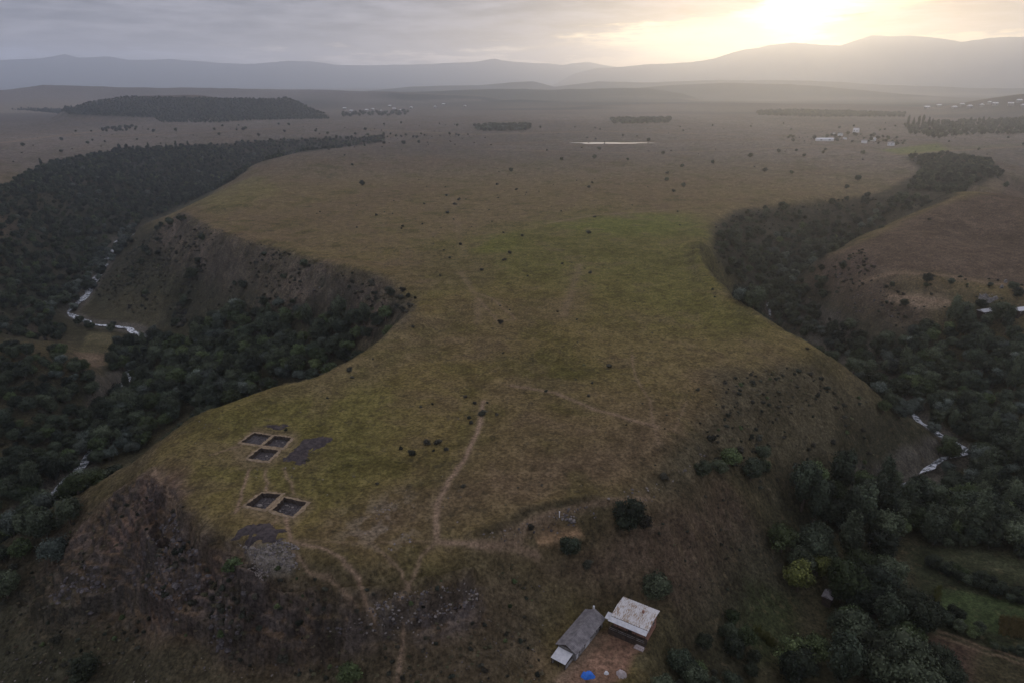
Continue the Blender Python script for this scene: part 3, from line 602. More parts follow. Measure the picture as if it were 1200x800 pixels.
def trunk_mesh(h, r, g, limbs=4, top=.75):
    V, Fc = [], []
    def tube(a, b, r0, r1, n=6):
        k0 = len(V); d = np.array(b)-np.array(a); d = d/np.linalg.norm(d); e = np.cross(d, (.3, .9, .1)); e /= np.linalg.norm(e); f = np.cross(d, e)
        for p, rr in ((a, r0), (b, r1)):
            for k in range(n):
                t = 2*math.pi*k/n; V.append(np.array(p)+(e*math.cos(t)+f*math.sin(t))*rr)
        for k in range(n): j = (k+1) % n; Fc.extend([(k0+k, k0+j, k0+n+j), (k0+k, k0+n+j, k0+n+k)])
    bend = g.uniform(-.06, .06, 2)*h; m_ = (bend[0], bend[1], h*.4)
    tube((0, 0, -.6), m_, r*1.25, r*.8); tube(m_, (bend[0]*.5, bend[1], h*top), r*.8, r*.25)
    for k in range(limbs):
        t = k*2.4+g.uniform(0, 1); L = h*g.uniform(.22, .34); z = h*g.uniform(.28, .5)
        tube((bend[0]*.8, bend[1]*.8, z), (L*math.cos(t), L*math.sin(t), z+h*.22), r*.42, r*.12, 5)
    return np.array(V), np.array(Fc)
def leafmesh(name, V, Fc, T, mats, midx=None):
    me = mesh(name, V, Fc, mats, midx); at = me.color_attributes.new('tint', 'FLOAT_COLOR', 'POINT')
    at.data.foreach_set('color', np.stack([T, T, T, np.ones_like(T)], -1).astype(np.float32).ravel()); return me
hidden_col = bpy.data.collections.new('forest_sources')          # never linked to the scene
SPEC = {}                      # species -> list of dicts (crown, trunk, joined object index)
order = []
def species(key, n, rx, rz, zc, nl, leaves, leaf, mat, tr, airy=.25, lobe=.46):
    SPEC[key] = []
    for k in range(n):
        g = np.random.default_rng(hash_(key)+k)
        V, Fc, T = crown(rx, rz, zc, nl, leaves, leaf, g, airy, lobe=lobe)
        cm = leafmesh('crown', V, Fc, T, [LEAF[mat]])
        d = dict(crown=cm, trunk=None, rx=rx)
        J, JF, JT, mi = V, Fc, T, None; mats = [LEAF[mat]]
        if tr:
            tv, tf = trunk_mesh(zc+rz*.5, tr, g); d['trunk'] = mesh('trunk', tv, tf, [BARK])
            J = np.concatenate([V, tv]); JF = np.concatenate([Fc, tf+len(V)]); JT = np.concatenate([T, np.zeros(len(tv))]); mi = [0]*len(Fc)+[1]*len(tf); mats = [LEAF[mat], BARK]
        so = bpy.data.objects.new('source_%03d' % len(order), leafmesh('tree', J, JF, JT, mats, mi)); hidden_col.objects.link(so)
        d['idx'] = len(order); order.append(so); SPEC[key].append(d)
def hash_(s): return sum(ord(c)*(31**i % 9973) for i, c in enumerate(s)) % 100000
species('broad', 5, 5.0, 4.1, 5.2, 20, 3000, .28, 'dark_leaves', .28, .30, .41)
species('big', 2, 9.0, 8.0, 9.5, 38, 9000, .34, 'dark_leaves', .5, .3, .30)
species('biggreen', 1, 8.0, 7.0, 8.5, 32, 8000, .32, 'green_leaves', .45, .3, .30)
species('green', 2, 4.6, 3.9, 5.0, 20, 2800, .27, 'green_leaves', .25, .4, .37)
species('willow', 3, 4.4, 3.6, 4.4, 16, 2800, .26, 'willow_leaves', .25, .4)
species('tall', 2, 3.4, 7.2, 8.3, 16, 3200, .30, 'dark_leaves', .32)
species('poplar', 1, 1.7, 8.5, 9.5, 12, 1600, .34, 'dark_leaves', .25)
species('yellow', 1, 4.2, 3.6, 4.6, 14, 2600, .28, 'yellow_leaves', .25)
species('shrub', 3, 2.0, 1.25, 1.05, 9, 900, .17, 'scrub_leaves', None, .3, .5)
species('gshrub', 1, 2.0, 1.4, 1.15, 9, 900, .17, 'green_leaves', None, .3, .5)
species('heath', 2, 1.5, .7, .5, 8, 420, .15, 'brown_scrub', None, .5, .5)
def seen(x, y, z):             # does the camera see this point over the ground in front of it?
    n = 90; t = np.linspace(.35, .985, n)[None, :]; X, Y, Zr = x[:, None]*t, y[:, None]*t, CAMH+(z[:, None]-CAMH)*t
    return (bil(X, Y) < Zr).all(1)
def project(x, y, z):
    yc, zc = y*math.cos(PITCH)-(z-CAMH)*math.sin(PITCH), y*math.sin(PITCH)+(z-CAMH)*math.cos(PITCH)
    return 600+F*x/yc, 400-F*zc/yc, yc
TREES = []                     # x, y, z, species, variant, scale, rot, zone
clear = [(hit(px, py)[:2], r) for px, py, r in [(78, 365, 5), (101, 344, 4.5), (152, 385, 4.5), (168, 390, 5), (137, 283, 8), (1083, 492, 3.5), (1103, 508, 4), (1128, 527, 4.5), (1095, 547, 4), (901, 357, 4), (57, 583, 3.5), (932, 690, 6), (958, 676, 5), (968, 708, 4)]]
house_c = [((hit(742, 726)[0], hit(742, 726)[1]), 13), ((hit(680, 748)[0], hit(680, 748)[1]), 12), (hit(705, 775)[:2], 10), (hit(752, 772)[:2], 7)]
def inpoly(x, y, pl): return sdist(x, y, pl, margin=1) > 0
def plant(zone, ps, step, smin, smax, mix, jit=.8, drop=.1, world=None, zmax=99, avoid=(), clump=0):
    pl = poly(ps) if world is None else np.array(world)
    lo, h_ = pl.min(0), pl.max(0); xs = np.arange(lo[0], h_[0], step); ys = np.arange(lo[1], h_[1], step*.87)
    X, Y = np.meshgrid(xs, ys); X = X+((np.arange(len(ys)) % 2)*.5*step)[:, None]
    X, Y = X.ravel(), Y.ravel(); X = X+rng.uniform(-.5, .5, len(X))*step*jit; Y = Y+rng.uniform(-.5, .5, len(Y))*step*jit
    k = inpoly(X, Y, pl) & (rng.random(len(X)) > drop)
    if clump: k &= fbm(X, Y, clump, 3, 91)*1.0 > rng.uniform(-.25, .35, len(X))
    X, Y = X[k], Y[k]
    for av in avoid:
        k = sdist(X, Y, av, margin=1) < 0; X, Y = X[k], Y[k]
    for (cx, cy_), r in clear+house_c:
        k = np.hypot(X-cx, Y-cy_) > r; X, Y = X[k], Y[k]
    for (cx, cy_), r in clear:         # keep the glimpses of water open towards the viewer
        u = np.array([-cx, -cy_])/math.hypot(cx, cy_); s = (X-cx)*u[0]+(Y-cy_)*u[1]; l = abs((X-cx)*u[1]-(Y-cy_)*u[0])
        k = ~((s > 0) & (s < 22) & (l < r*.7)); X, Y = X[k], Y[k]
    Zb = bil(X, Y); k = Zb < zmax; X, Y, Zb = X[k], Y[k], Zb[k]
    names, ws = zip(*mix.items()); ws = np.array(ws, float)/sum(ws)
    pk = rng.choice(len(names), len(X), p=ws)
    for x, y, z, q in zip(X, Y, Zb, pk):
        v = SPEC[names[q]]; TREES.append((x, y, z, names[q], int(rng.integers(len(v))), rng.uniform(smin, smax), rng.uniform(0, 6.28), zone))
FIELD = poly([(86, 430), (100, 400), (112, 390), (136, 392), (136, 420), (128, 436), (100, 440)])
nearw = lambda ps: [W(px, d, 0)[:2] for px, d in ps]
# left gorge
plant('left_wall', [(0, 224), (50, 194), (140, 176), (250, 170), (330, 165), (450, 161), (450, 167), (340, 181), (300, 192), (270, 214), (215, 240), (165, 262), (128, 280), (122, 300), (92, 335), (62, 352), (64, 378), (84, 396), (60, 400), (0, 392)], 5.6, .42, .74, dict(broad=5, green=.8, shrub=3, tall=.4, willow=.3), drop=.08, zmax=4)
plant('left_wall', [], 6.5, .42, .74, dict(broad=5, shrub=3), world=nearw([(0, 430), (0, 730), (-130, 700), (-260, 560), (-260, 380), (-100, 330)]))
plant('river_willows', [(128, 280), (165, 262), (140, 300), (118, 325), (112, 342), (78, 372), (58, 372), (60, 350), (92, 330)], 7, .55, .85, dict(willow=5, broad=2), avoid=(FIELD,))
plant('river_willows', [(85, 372), (150, 378), (185, 385), (175, 402), (140, 392), (88, 385)], 9, .45, .7, dict(willow=2, broad=4), drop=.35, avoid=(FIELD,))
plant('bay_wood', [(140, 402), (178, 398), (215, 402), (245, 380), (272, 366), (300, 358), (330, 362), (352, 372), (400, 374), (425, 378), (462, 375), (452, 390), (430, 400), (400, 420), (330, 450), (290, 456), (235, 480), (190, 508), (150, 535), (80, 580), (10, 600), (0, 560), (60, 545), (110, 490), (160, 450), (130, 440)], 6.8, .65, 1.25, dict(broad=5, green=2.4, willow=1.4, tall=.7), drop=.03, avoid=(FIELD,))
plant('bay_wood', [], 8.2, .75, 1.1, dict(broad=5, green=2, willow=1.6), world=nearw([(480, 275), (470, 300), (400, 312), (320, 300), (260, 300), (200, 285), (120, 250), (60, 225), (0, 205), (-60, 215), (-60, 262), (100, 300), (240, 345), (330, 345), (470, 320)]), zmax=-9)
plant('knob_wood', [(0, 412), (60, 412), (90, 425), (125, 452), (140, 470), (110, 500), (70, 540), (40, 575), (0, 596)], 5.6, .5, .95, dict(broad=6, green=.8, shrub=2, willow=.3), drop=.06)
plant('knob_wood', [], 7.5, .55, .9, dict(broad=6, green=1, shrub=1), world=nearw([(0, 235), (0, 350), (-200, 330), (-300, 230), (-60, 205)]))
plant('left_bank', [(0, 596), (50, 590), (40, 600), (0, 640)], 6, .35, .6, dict(broad=3, shrub=4, gshrub=1), drop=.25)
plant('bay_slope', [(215, 252), (270, 287), (330, 294), (400, 321), (450, 333), (485, 352), (462, 380), (420, 378), (340, 362), (262, 368), (210, 395), (180, 380), (112, 345), (118, 318), (150, 285)], 3.1, .22, .75, dict(shrub=8, broad=.5, heath=5, gshrub=.4), clump=28, drop=.15)
plant('bay_slope', [(380, 312), (450, 331), (488, 350), (480, 366), (452, 372), (415, 345)], 4.5, .5, 1.1, dict(shrub=8, heath=2), drop=.35)
plant('bay_slope', [(235, 305), (245, 305), (225, 345), (215, 385), (200, 385), (215, 335)], 3.2, .7, 1.3, dict(shrub=8, broad=1), drop=.2)
plant('bay_slope', [(240, 262), (300, 284), (400, 318), (470, 345), (455, 375), (350, 365), (262, 362), (200, 372), (130, 345), (150, 300)], 3.3, .13, .42, dict(shrub=5, heath=4), drop=.45)
plant('promontory_side', [(850, 440), (920, 430), (965, 445), (960, 490), (900, 530), (850, 550), (820, 545), (835, 480)], 2.4, .14, .55, dict(shrub=6, gshrub=.4, heath=6), drop=.35)
# right gorge
plant('right_upper', [(838, 256), (862, 244), (930, 239), (985, 234), (1042, 220), (1040, 236), (990, 252), (930, 262), (880, 285), (870, 330), (845, 320), (836, 290)], 4.2, .3, .85, dict(broad=3, shrub=7, heath=1), drop=.3, zmax=-4)
plant('right_upper', [(1082, 200), (1064, 186), (1110, 182), (1160, 190), (1176, 205), (1120, 226), (1062, 224)], 6, .45, .85, dict(broad=5, shrub=2), drop=.12, zmax=9)
plant('right_upper', [(880, 292), (930, 270), (990, 256), (1042, 240), (1078, 202), (1060, 184), (1110, 181), (1160, 190), (1178, 205), (1110, 234), (1040, 258), (1000, 278), (960, 300), (935, 322), (945, 345), (915, 348), (880, 352), (862, 335), (868, 305)], 6.0, .45, .85, dict(broad=6, shrub=2, green=.7, willow=.5), drop=.1, zmax=-1.5)
plant('right_upper', [(905, 305), (935, 300), (945, 318), (925, 330), (905, 325)], 8, .6, .9, dict(willow=1), drop=.3)
plant('right_upper', [], 7, .45, .8, dict(broad=6, shrub=2, willow=.5), world=nearw([(1040, 530), (1040, 700), (960, 610), (900, 520), (880, 430), (915, 400), (955, 450)]), zmax=-8)
plant('right_river', [(858, 352), (900, 345), (935, 352), (960, 385), (1005, 405), (1060, 395), (1110, 378), (1150, 372), (1200, 378), (1200, 600), (1130, 610), (1060, 606), (1090, 565), (1110, 545), (1100, 530), (1084, 500), (1040, 465), (1000, 436), (962, 402), (912, 378)], 6.6, .62, 1.25, dict(broad=6, willow=1.6, green=1.3, tall=.9), drop=.03)
plant('right_river', [], 7.6, .7, 1.05, dict(broad=6, willow=2, green=1), world=nearw([(870, 350), (900, 315), (960, 302), (1000, 300), (1040, 292), (1080, 285), (1080, 305), (1040, 320), (1000, 340), (960, 372), (900, 420)]), zmax=-12)
plant('right_river', [], 8, .7, 1.1, dict(broad=6, green=1), world=nearw([(1330, 215), (1215, 330), (1400, 330), (1500, 240), (1500, 200)]))
plant('right_bank', [(935, 350), (965, 312), (1010, 292), (1040, 330), (1090, 365), (1070, 385), (1010, 400), (965, 382)], 2.9, .22, .75, dict(shrub=8, heath=4, broad=.6), clump=18, drop=.1)
plant('right_bank', [(900, 362), (940, 345), (975, 380), (1040, 402), (1060, 396), (1010, 412), (960, 392), (915, 378)], 4.6, .5, .85, dict(broad=5, shrub=4, willow=.5), drop=.1)
plant('right_bank', [(935, 350), (965, 312), (1010, 292), (1040, 330), (1090, 365), (1070, 385), (1010, 400), (965, 382)], 4.4, .2, .5, dict(shrub=5, heath=5), drop=.3)
plant('right_bank', [(1060, 330), (1100, 318), (1150, 326), (1200, 332), (1200, 372), (1150, 366), (1110, 374), (1090, 362), (1118, 350), (1060, 342)], 7, .35, .7, dict(shrub=5, broad=2, gshrub=1, green=.5), drop=.35)
plant('promontory_side', [(862, 446), (930, 432), (985, 448), (1040, 488), (1072, 520), (1040, 548), (965, 556), (900, 580), (858, 556), (830, 545), (838, 500)], 2.7, .2, .75, dict(shrub=8, heath=4, gshrub=1, broad=.3), clump=14, drop=.45)
plant('promontory_side', [(780, 548), (850, 505), (900, 510), (905, 560), (860, 568), (820, 560), (775, 570)], 5.0, .5, 1.0, dict(shrub=6, broad=2, green=1), clump=16, drop=.2)
# valley floor wood below the promontory
plant('valley_wood', [(905, 582), (960, 568), (1030, 566), (1072, 568), (1090, 580), (1120, 596), (1200, 585), (1200, 648), (1140, 640), (1090, 634), (1050, 640), (1010, 632), (985, 620), (950, 615), (930, 600), (905, 600)], 6.8, .75, 1.4, dict(broad=6, tall=2.4, green=1, willow=.3), drop=.03)
plant('valley_wood', [(1095, 600), (1200, 610), (1200, 662), (1140, 650), (1090, 640)], 6.5, .6, .95, dict(broad=6, green=.6), drop=.1)
GLADE = poly([(1085, 648), (1200, 652), (1300, 690), (1300, 860), (1140, 850), (1095, 800), (1092, 740), (1080, 690)])
GLADE2 = poly([(884, 690), (925, 700), (935, 740), (925, 775), (890, 772), (872, 730)])
plant('farm_wood', [(905, 640), (960, 640), (1010, 662), (1050, 668), (1078, 700), (1075, 745), (1085, 820), (960, 830), (900, 800), (925, 700), (895, 680)], 8.0, .85, 1.35, dict(broad=6, tall=1.2, green=1.6), drop=.03, avoid=(GLADE, GLADE2))
plant('farm_wood', [(765, 800), (775, 750), (800, 728), (860, 705), (880, 710), (885, 740), (900, 790), (920, 830), (780, 840)], 5.6, .45, .8, dict(broad=5, green=2.0, gshrub=.6, shrub=1), drop=.15, avoid=(GLADE2,))
plant('farm_wood', [(742, 690), (770, 672), (785, 690), (782, 712), (768, 702)], 5, .6, .8, dict(broad=5), drop=.1)
plant('farm_wood', [(780, 715), (800, 735), (790, 775), (745, 800), (738, 770), (765, 760)], 4.6, .4, .68, dict(broad=5, green=1.5, shrub=1), drop=.2)
plant('farm_wood', [(630, 720), (655, 735), (648, 765), (640, 800), (618, 800), (626, 760)], 4.6, .3, .55, dict(broad=4, shrub=3), drop=.3)
plant('farm_wood', [(655, 712), (672, 694), (695, 700), (682, 715), (662, 732)], 4.4, .3, .5, dict(broad=4, shrub=3), drop=.3)
# low scrub on the open slopes
plant('scrub', [(100, 600), (200, 570), (240, 640), (430, 690), (600, 660), (640, 720), (640, 800), (0, 800), (0, 700)], 1.5, .10, .40, dict(heath=6, shrub=3, gshrub=.25), clump=9, drop=.3)
plant('scrub', [(205, 600), (235, 655), (300, 700), (400, 720), (420, 745), (300, 762), (240, 760), (190, 700)], 1.5, .18, .62, dict(heath=4, shrub=5, gshrub=.2), clump=6, drop=.2)
plant('scrub', [(700, 600), (860, 560), (915, 660), (860, 700), (790, 690), (700, 680)], 2.0, .10, .34, dict(heath=6, shrub=3), clump=14, drop=.5)
plant('scrub', [(560, 600), (800, 540), (860, 440), (820, 420), (600, 560)], 2.6, .08, .26, dict(heath=6, shrub=2), clump=20, drop=.6)
plant('scrub', [(300, 240), (560, 200), (1000, 200), (830, 400), (860, 440), (480, 600), (260, 520), (500, 360)], 16, .16, .50, dict(heath=3, shrub=3), clump=50, drop=.6)
# hedges and gardens of the valley floor
for ps, st_, a, b in [([(1090, 655), (1130, 672), (1210, 702), (1210, 716), (1130, 688), (1088, 668)], 2.6, .30, .46), ([(1092, 712), (1120, 722), (1152, 745), (1130, 750), (1095, 728)], 2.8, .32, .46), ([(1150, 748), (1210, 768), (1210, 776), (1150, 758)], 2.4, .2, .34), ([(1060, 636), (1120, 646), (1200, 650), (1200, 640), (1120, 634)], 5, .4, .6)]:
    plant('garden', ps, st_, a, b, dict(broad=4, green=.6), jit=.6, drop=.05)
# farther off: woods on the plain
plant('far_wood', [(70, 134), (100, 122), (120, 118), (150, 114), (262, 116), (345, 117), (352, 122), (380, 134), (300, 138), (200, 136)], 8.5, .4, .7, dict(broad=1), drop=.05)
plant('far_wood', [(12, 129), (60, 128.5), (150, 133), (200, 137), (260, 138), (380, 136), (386, 140), (300, 141.5), (250, 144.5), (190, 144), (180, 139), (80, 134.5)], 8.5, .4, .75, dict(broad=1, tall=.2), drop=.05)
plant('far_wood', [(556, 149), (575, 147.5), (600, 148), (620, 147.5), (622, 151), (615, 154), (560, 154.5)], 9, .7, 1.1, dict(broad=1, willow=.5), drop=.25)
plant('far_wood', [(885, 132), (930, 130.5), (1060, 134), (1060, 138), (960, 138), (890, 136)], 14, .8, 1.2, dict(broad=1), drop=.1)
plant('far_wood', [(715, 141), (785, 140), (785, 145), (720, 146)], 12, .8, 1.2, dict(broad=1), drop=.2)
plant('far_wood', [(1060, 150), (1100, 144), (1200, 141), (1300, 141), (1300, 158), (1200, 158), (1120, 160), (1100, 164), (1065, 158)], 11, .6, 1.1, dict(broad=5, tall=1), drop=.5)
plant('far_wood', [(400, 138), (480, 136), (480, 131), (400, 133)], 26, .9, 1.2, dict(broad=1), drop=.4)
plant('far_wood', [(370, 158), (560, 158), (570, 160), (420, 164)], 12, .4, .7, dict(broad=1, shrub=2), drop=.6)
plant('far_wood', [(920, 162), (1000, 158), (1060, 164), (1060, 172), (1000, 168), (930, 166)], 14, .5, .9, dict(broad=1, shrub=1), drop=.55)
plant('far_wood', [(115, 152), (160, 148), (160, 154), (115, 156)], 14, .6, .9, dict(broad=1), drop=.6)
# farther plain: lone dark bushes
plant('plain', [(0, 205), (0, 165), (120, 150), (400, 145), (1060, 145), (1200, 165), (1200, 185), (1060, 180), (940, 200), (600, 185), (350, 175), (60, 185)], 55, .35, .8, dict(shrub=3, broad=1), drop=.55)
print('trees', len(TREES))
# bushes traced one by one on the promontory: (px, py, width in px, kind)
LONE = [(472, 265, 4), (540, 286, 5), (597, 296, 6), (591, 304, 6), (564, 316, 5), (516, 323, 4), (690, 272, 7), (692, 319, 5), (659, 309, 4), (527, 302, 4), (612, 276, 5), (586, 377, 8), (586, 358, 3), (597, 363, 3), (410, 433, 9), (413, 442, 5), (546, 464, 6), (556, 472, 6), (565, 483, 11), (549, 489, 6), (582, 485, 5), (714, 428, 8), (694, 448, 4), (640, 458, 5), (493, 476, 4), (507, 473, 4), (484, 383, 5),
        (425, 216, 7), (599, 200, 6), (696, 185, 6), (658, 187, 5), (781, 211, 6), (782, 203, 5), (690, 219, 5), (694, 214, 4), (789, 224, 5), (799, 195, 5), (801, 218, 6), (538, 234, 5), (533, 239, 5), (525, 249, 5), (523, 229, 4), (605, 222, 4), (582, 216, 4), (441, 252, 4), (473, 168, 6), (450, 168, 4), (491, 167, 4), (428, 152, 4), (413, 193, 4), (497, 239, 3), (697, 254, 4),
        (835, 191, 5), (879, 183, 6), (912, 178, 5), (933, 177, 4), (967, 176, 4), (1011, 180, 5), (896, 200, 6), (927, 203, 5), (1005, 210, 8), (992, 220, 6), (1178, 218, 6), (1089, 257, 4), (484, 530, 11), (500, 518, 11), (513, 517, 10), (522, 526, 7), (470, 525, 6), (72, 164, 4), (103, 168, 4), (180, 154, 4), (206, 153, 4), (285, 152, 4), (303, 159, 4), (72, 178, 4), (385, 175, 4), (404, 182, 3),
        (735, 607, 44), (757, 610, 22), (668, 642, 28), (688, 660, 13), (766, 692, 36), (855, 537, 28), (843, 550, 20), (893, 532, 20), (895, 548, 18), (272, 662, 22), (100, 787, 30), (66, 750, 12), (410, 790, 26), (330, 772, 14), (822, 552, 22), (946, 408, 5), (818, 456, 6), (200, 262, 8), (478, 346, 7), (622, 617, 12)]
# ------------------------------------------------------------------ trees: the largest in the picture are objects, the rest one wood
ZONE = {'left_wall': ('small dark tree in the dense scrub wood on the far wall of the left gorge', 'scrub wood on the far wall of the left gorge'),
 'river_willows': ('{k} beside the white water of the river in the left gorge', 'trees along the river in the left gorge'),
 'bay_wood': ('{k} in the wood filling the hollow left of the grassy promontory', 'wood in the hollow left of the promontory'),
 'knob_wood': ('{k} on the dark knoll at the left edge, below the small field', 'trees on the dark knoll at the left edge'),
 'left_bank': ('{k} beside the pale track at the foot of the left slope', 'trees at the foot of the left slope'),
 'bay_slope': ('{k} on the heathy slope under the left rim', 'bushes on the slope under the left rim'),
 'right_upper': ('{k} in the winding upper part of the right gorge', 'wood in the upper right gorge'),
 'right_river': ('{k} in the rounded crowns filling the right valley below the ploughed terrace', 'wood filling the right valley'),
 'right_bank': ('{k} on the reddish bank right of the gorge', 'bushes on the reddish right bank'),
 'promontory_side': ('{k} on the shaded right flank of the promontory', 'bushes on the right flank of the promontory'),
 'valley_wood': ('{k} in the dark wood at the foot of the right flank, by the pale stream bend', 'dark wood at the foot of the right flank'),
 'farm_wood': ('{k} in the dark wood right of the white roofed house', 'dark wood beside the farm'),
 'scrub': ('{k} on the rough slope below the trenches', 'low scrub on the rough slopes'),
 'garden': ('{k} in the hedge rows between the garden plots at lower right', 'hedge rows between the garden plots'),
 'far_wood': ('{k} in the far woods on the plain', 'far woods on the plain'), 'plain': ('{k} alone on the far plain', 'lone bushes on the far plain')}
KIND = {'big': ('broadleaf_tree', 'large dark tree', 'tree'), 'biggreen': ('broadleaf_tree', 'large green tree', 'tree'), 'broad': ('broadleaf_tree', 'dark round crowned tree', 'tree'), 'green': ('broadleaf_tree', 'mid green leafy tree', 'tree'), 'willow': ('willow_tree', 'grey green willow', 'tree'), 'tall': ('tall_tree', 'tall dark tree', 'tree'),
        'poplar': ('poplar_tree', 'slim upright poplar', 'tree'), 'yellow': ('broadleaf_tree', 'yellowing leafy tree', 'tree'), 'shrub': ('bush', 'dark green bush', 'bush'), 'gshrub': ('bush', 'bright green bush', 'bush'), 'heath': ('bush', 'low brownish bush', 'bush')}
LAND = [((110, 410), 'the small field in the left gorge'), ((100, 355), 'the river bend'), ((165, 388), 'the white rapids'), ((137, 285), 'the upper pool of the river'), ((480, 350), 'the head of the left hollow'), ((300, 455), 'the bare left rim'), ((742, 725), 'the white roofed house'), ((675, 750), 'the long grey shed'),
        ((1110, 525), 'the pale stream bend'), ((1080, 352), 'the ploughed terrace'), ((1165, 350), 'the pale ruin'), ((902, 357), 'the glimpse of stream in the gorge'), ((1190, 738), 'the yellow maize plot'), ((1097, 700), 'the yellow strip'), ((655, 630), 'the dug orange terrace'), ((930, 665), 'the yellowing tree'), ((20, 600), 'the pale track'), ((840, 640), 'the ploughed brown slope'), ((1150, 215), 'the gorge head'), ((315, 600), 'the lower trenches'), ((312, 525), 'the upper trenches'), ((960, 165), 'the far hamlet'), ((60, 215), 'the far left rim')]
def where(px, py, own=None):
    b = min((l for l in LAND), key=lambda l: math.hypot(l[0][0]-px, (l[0][1]-py)*1.3)); d = math.hypot(b[0][0]-px, b[0][1]-py)
    dx, dy = px-b[0][0], py-b[0][1]
    if d < 28: return 'close beside '+b[1]
    s = ('right of ' if dx > 0 else 'left of ') if abs(dx) > abs(dy) else ('below ' if dy > 0 else 'above ')
    return ('just ' if d < 70 else 'well ')+s+b[1]
T = np.array([(t[0], t[1], t[2], t[5]*SPEC[t[3]][t[4]]['rx']) for t in TREES])
h_ = np.array([4.0 if t[3] in ('broad', 'green', 'willow', 'yellow') else (7. if t[3] in ('tall', 'poplar') else 1.) for t in TREES])*np.array([t[5] for t in TREES])
px, py, dep = project(T[:, 0], T[:, 1], T[:, 2]+h_)
vis_ = seen(T[:, 0], T[:, 1], T[:, 2]+h_*1.3) & (px > -15) & (px < 1215) & (py > -10) & (py < 815) & (dep > 0)
size = np.where(vis_, T[:, 3]*2/np.maximum(dep, 1)*F, 0)
isb = np.array([KIND[t[3]][2] == 'bush' for t in TREES])
def pick_top(mask, n):
    i = np.nonzero(mask & (size > 0))[0]; return set(i[np.argsort(-size[i])][:n].tolist())
top = pick_top(~isb, 290) | pick_top(isb, 175)
def single(k, t, label, group, nm=None):
    x, y, z, sp, va, sc, ro, zn = t; d = SPEC[sp][va]; name = nm or KIND[sp][0]
    if d['trunk'] is None:
        o = obj(name, d['crown'], loc=(x, y, z-.08)); o.rotation_euler = (0, 0, ro); o.scale = (sc,)*3; tag(o, label, KIND[sp][2], group)
    else:
        o = empty(name, (x, y, z-.1), ro, label, KIND[sp][2], group); o.scale = (sc,)*3
        obj('trunk', d['trunk'], o); obj('crown', d['crown'], o)
    return o
def superlatives(items):
    """items: {key: (base label, px, py, size)} -> labels; the outermost of a like cluster are named, the inner ones share"""
    by = {}
    for k, v in items.items(): by.setdefault(v[0], []).append(k)
    out = {}
    for lab, ks in by.items():
        if len(ks) == 1: out[ks[0]] = lab; continue
        left = list(ks)
        for word, f in (('leftmost', lambda k: items[k][1]), ('rightmost', lambda k: -items[k][1]), ('lowest', lambda k: -items[k][2]), ('topmost', lambda k: items[k][2])):
            if len(left) == 0: break
            k = min(left, key=f); out[k] = word+' '+lab; left.remove(k)
        for k in left: out[k] = 'inner '+lab
    return out
TL = superlatives({i: (KIND[TREES[i][3]][1]+' '+where(px[i], py[i]), px[i], py[i], size[i]) for i in top})
for i in sorted(top): single(i, TREES[i], TL[i], 'trees and bushes '+where(px[i], py[i]))
rest = [i for i in range(len(TREES)) if i not in top]
def f_scatter(name, idx_list, data, coll, kind='stuff'):
    n = len(data); v = np.array([d[:3] for d in data], np.float32); me = bpy.data.meshes.new(name); me.vertices.add(n); me.vertices.foreach_set('co', v.ravel())
    for nm, ty, col in (('vi', 'INT', 3), ('sc', 'FLOAT', 4), ('ro', 'FLOAT', 5)):
        a = me.attributes.new(nm, ty, 'POINT'); a.data.foreach_set('value', np.array([d[col] for d in data], np.int32 if ty == 'INT' else np.float32))
    o = obj(name, me); tag(o, kind='stuff')
    ng = bpy.data.node_groups.new(name, 'GeometryNodeTree'); ng.interface.new_socket('Geometry', in_out='INPUT', socket_type='NodeSocketGeometry'); ng.interface.new_socket('Geometry', in_out='OUTPUT', socket_type='NodeSocketGeometry')
    N = ng.nodes; Lk = ng.links.new; gi, go = N.new('NodeGroupInput'), N.new('NodeGroupOutput')
    ip = N.new('GeometryNodeInstanceOnPoints'); ci = N.new('GeometryNodeCollectionInfo'); ci.inputs[0].default_value = coll; ci.inputs['Separate Children'].default_value = True; ci.inputs['Reset Children'].default_value = True
    mp = N.new('GeometryNodeMeshToPoints'); Lk(gi.outputs[0], mp.inputs[0]); Lk(mp.outputs[0], ip.inputs['Points'])
    Lk(ci.outputs[0], ip.inputs['Instance']); ip.inputs['Pick Instance'].default_value = True
    def na(nm, ty):
        a = N.new('GeometryNodeInputNamedAttribute'); a.data_type = ty; a.inputs[0].default_value = nm; return a.outputs[0]
    Lk(na('vi', 'INT'), ip.inputs['Instance Index'])
    cx = N.new('ShaderNodeCombineXYZ'); Lk(na('ro', 'FLOAT'), cx.inputs[2]); Lk(cx.outputs[0], ip.inputs['Rotation'])
    Lk(na('sc', 'FLOAT'), ip.inputs['Scale']); Lk(ip.outputs[0], go.inputs[0])
    md = o.modifiers.new('scatter', 'NODES'); md.node_group = ng; return o
tr_, bu_ = [], []
for i in rest:
    x, y, z, sp, va, sc, ro, zn = TREES[i]; (bu_ if isb[i] else tr_).append((x, y, z-.1, SPEC[sp][va]['idx'], sc, ro))
tag(f_scatter('woodland', None, tr_, hidden_col), 'smaller and farther trees of the woods in both gorges and on the plain', 'woodland')
tag(f_scatter('scrub', None, bu_, hidden_col), 'small bushes scattered over slopes and plateau', 'scrub')
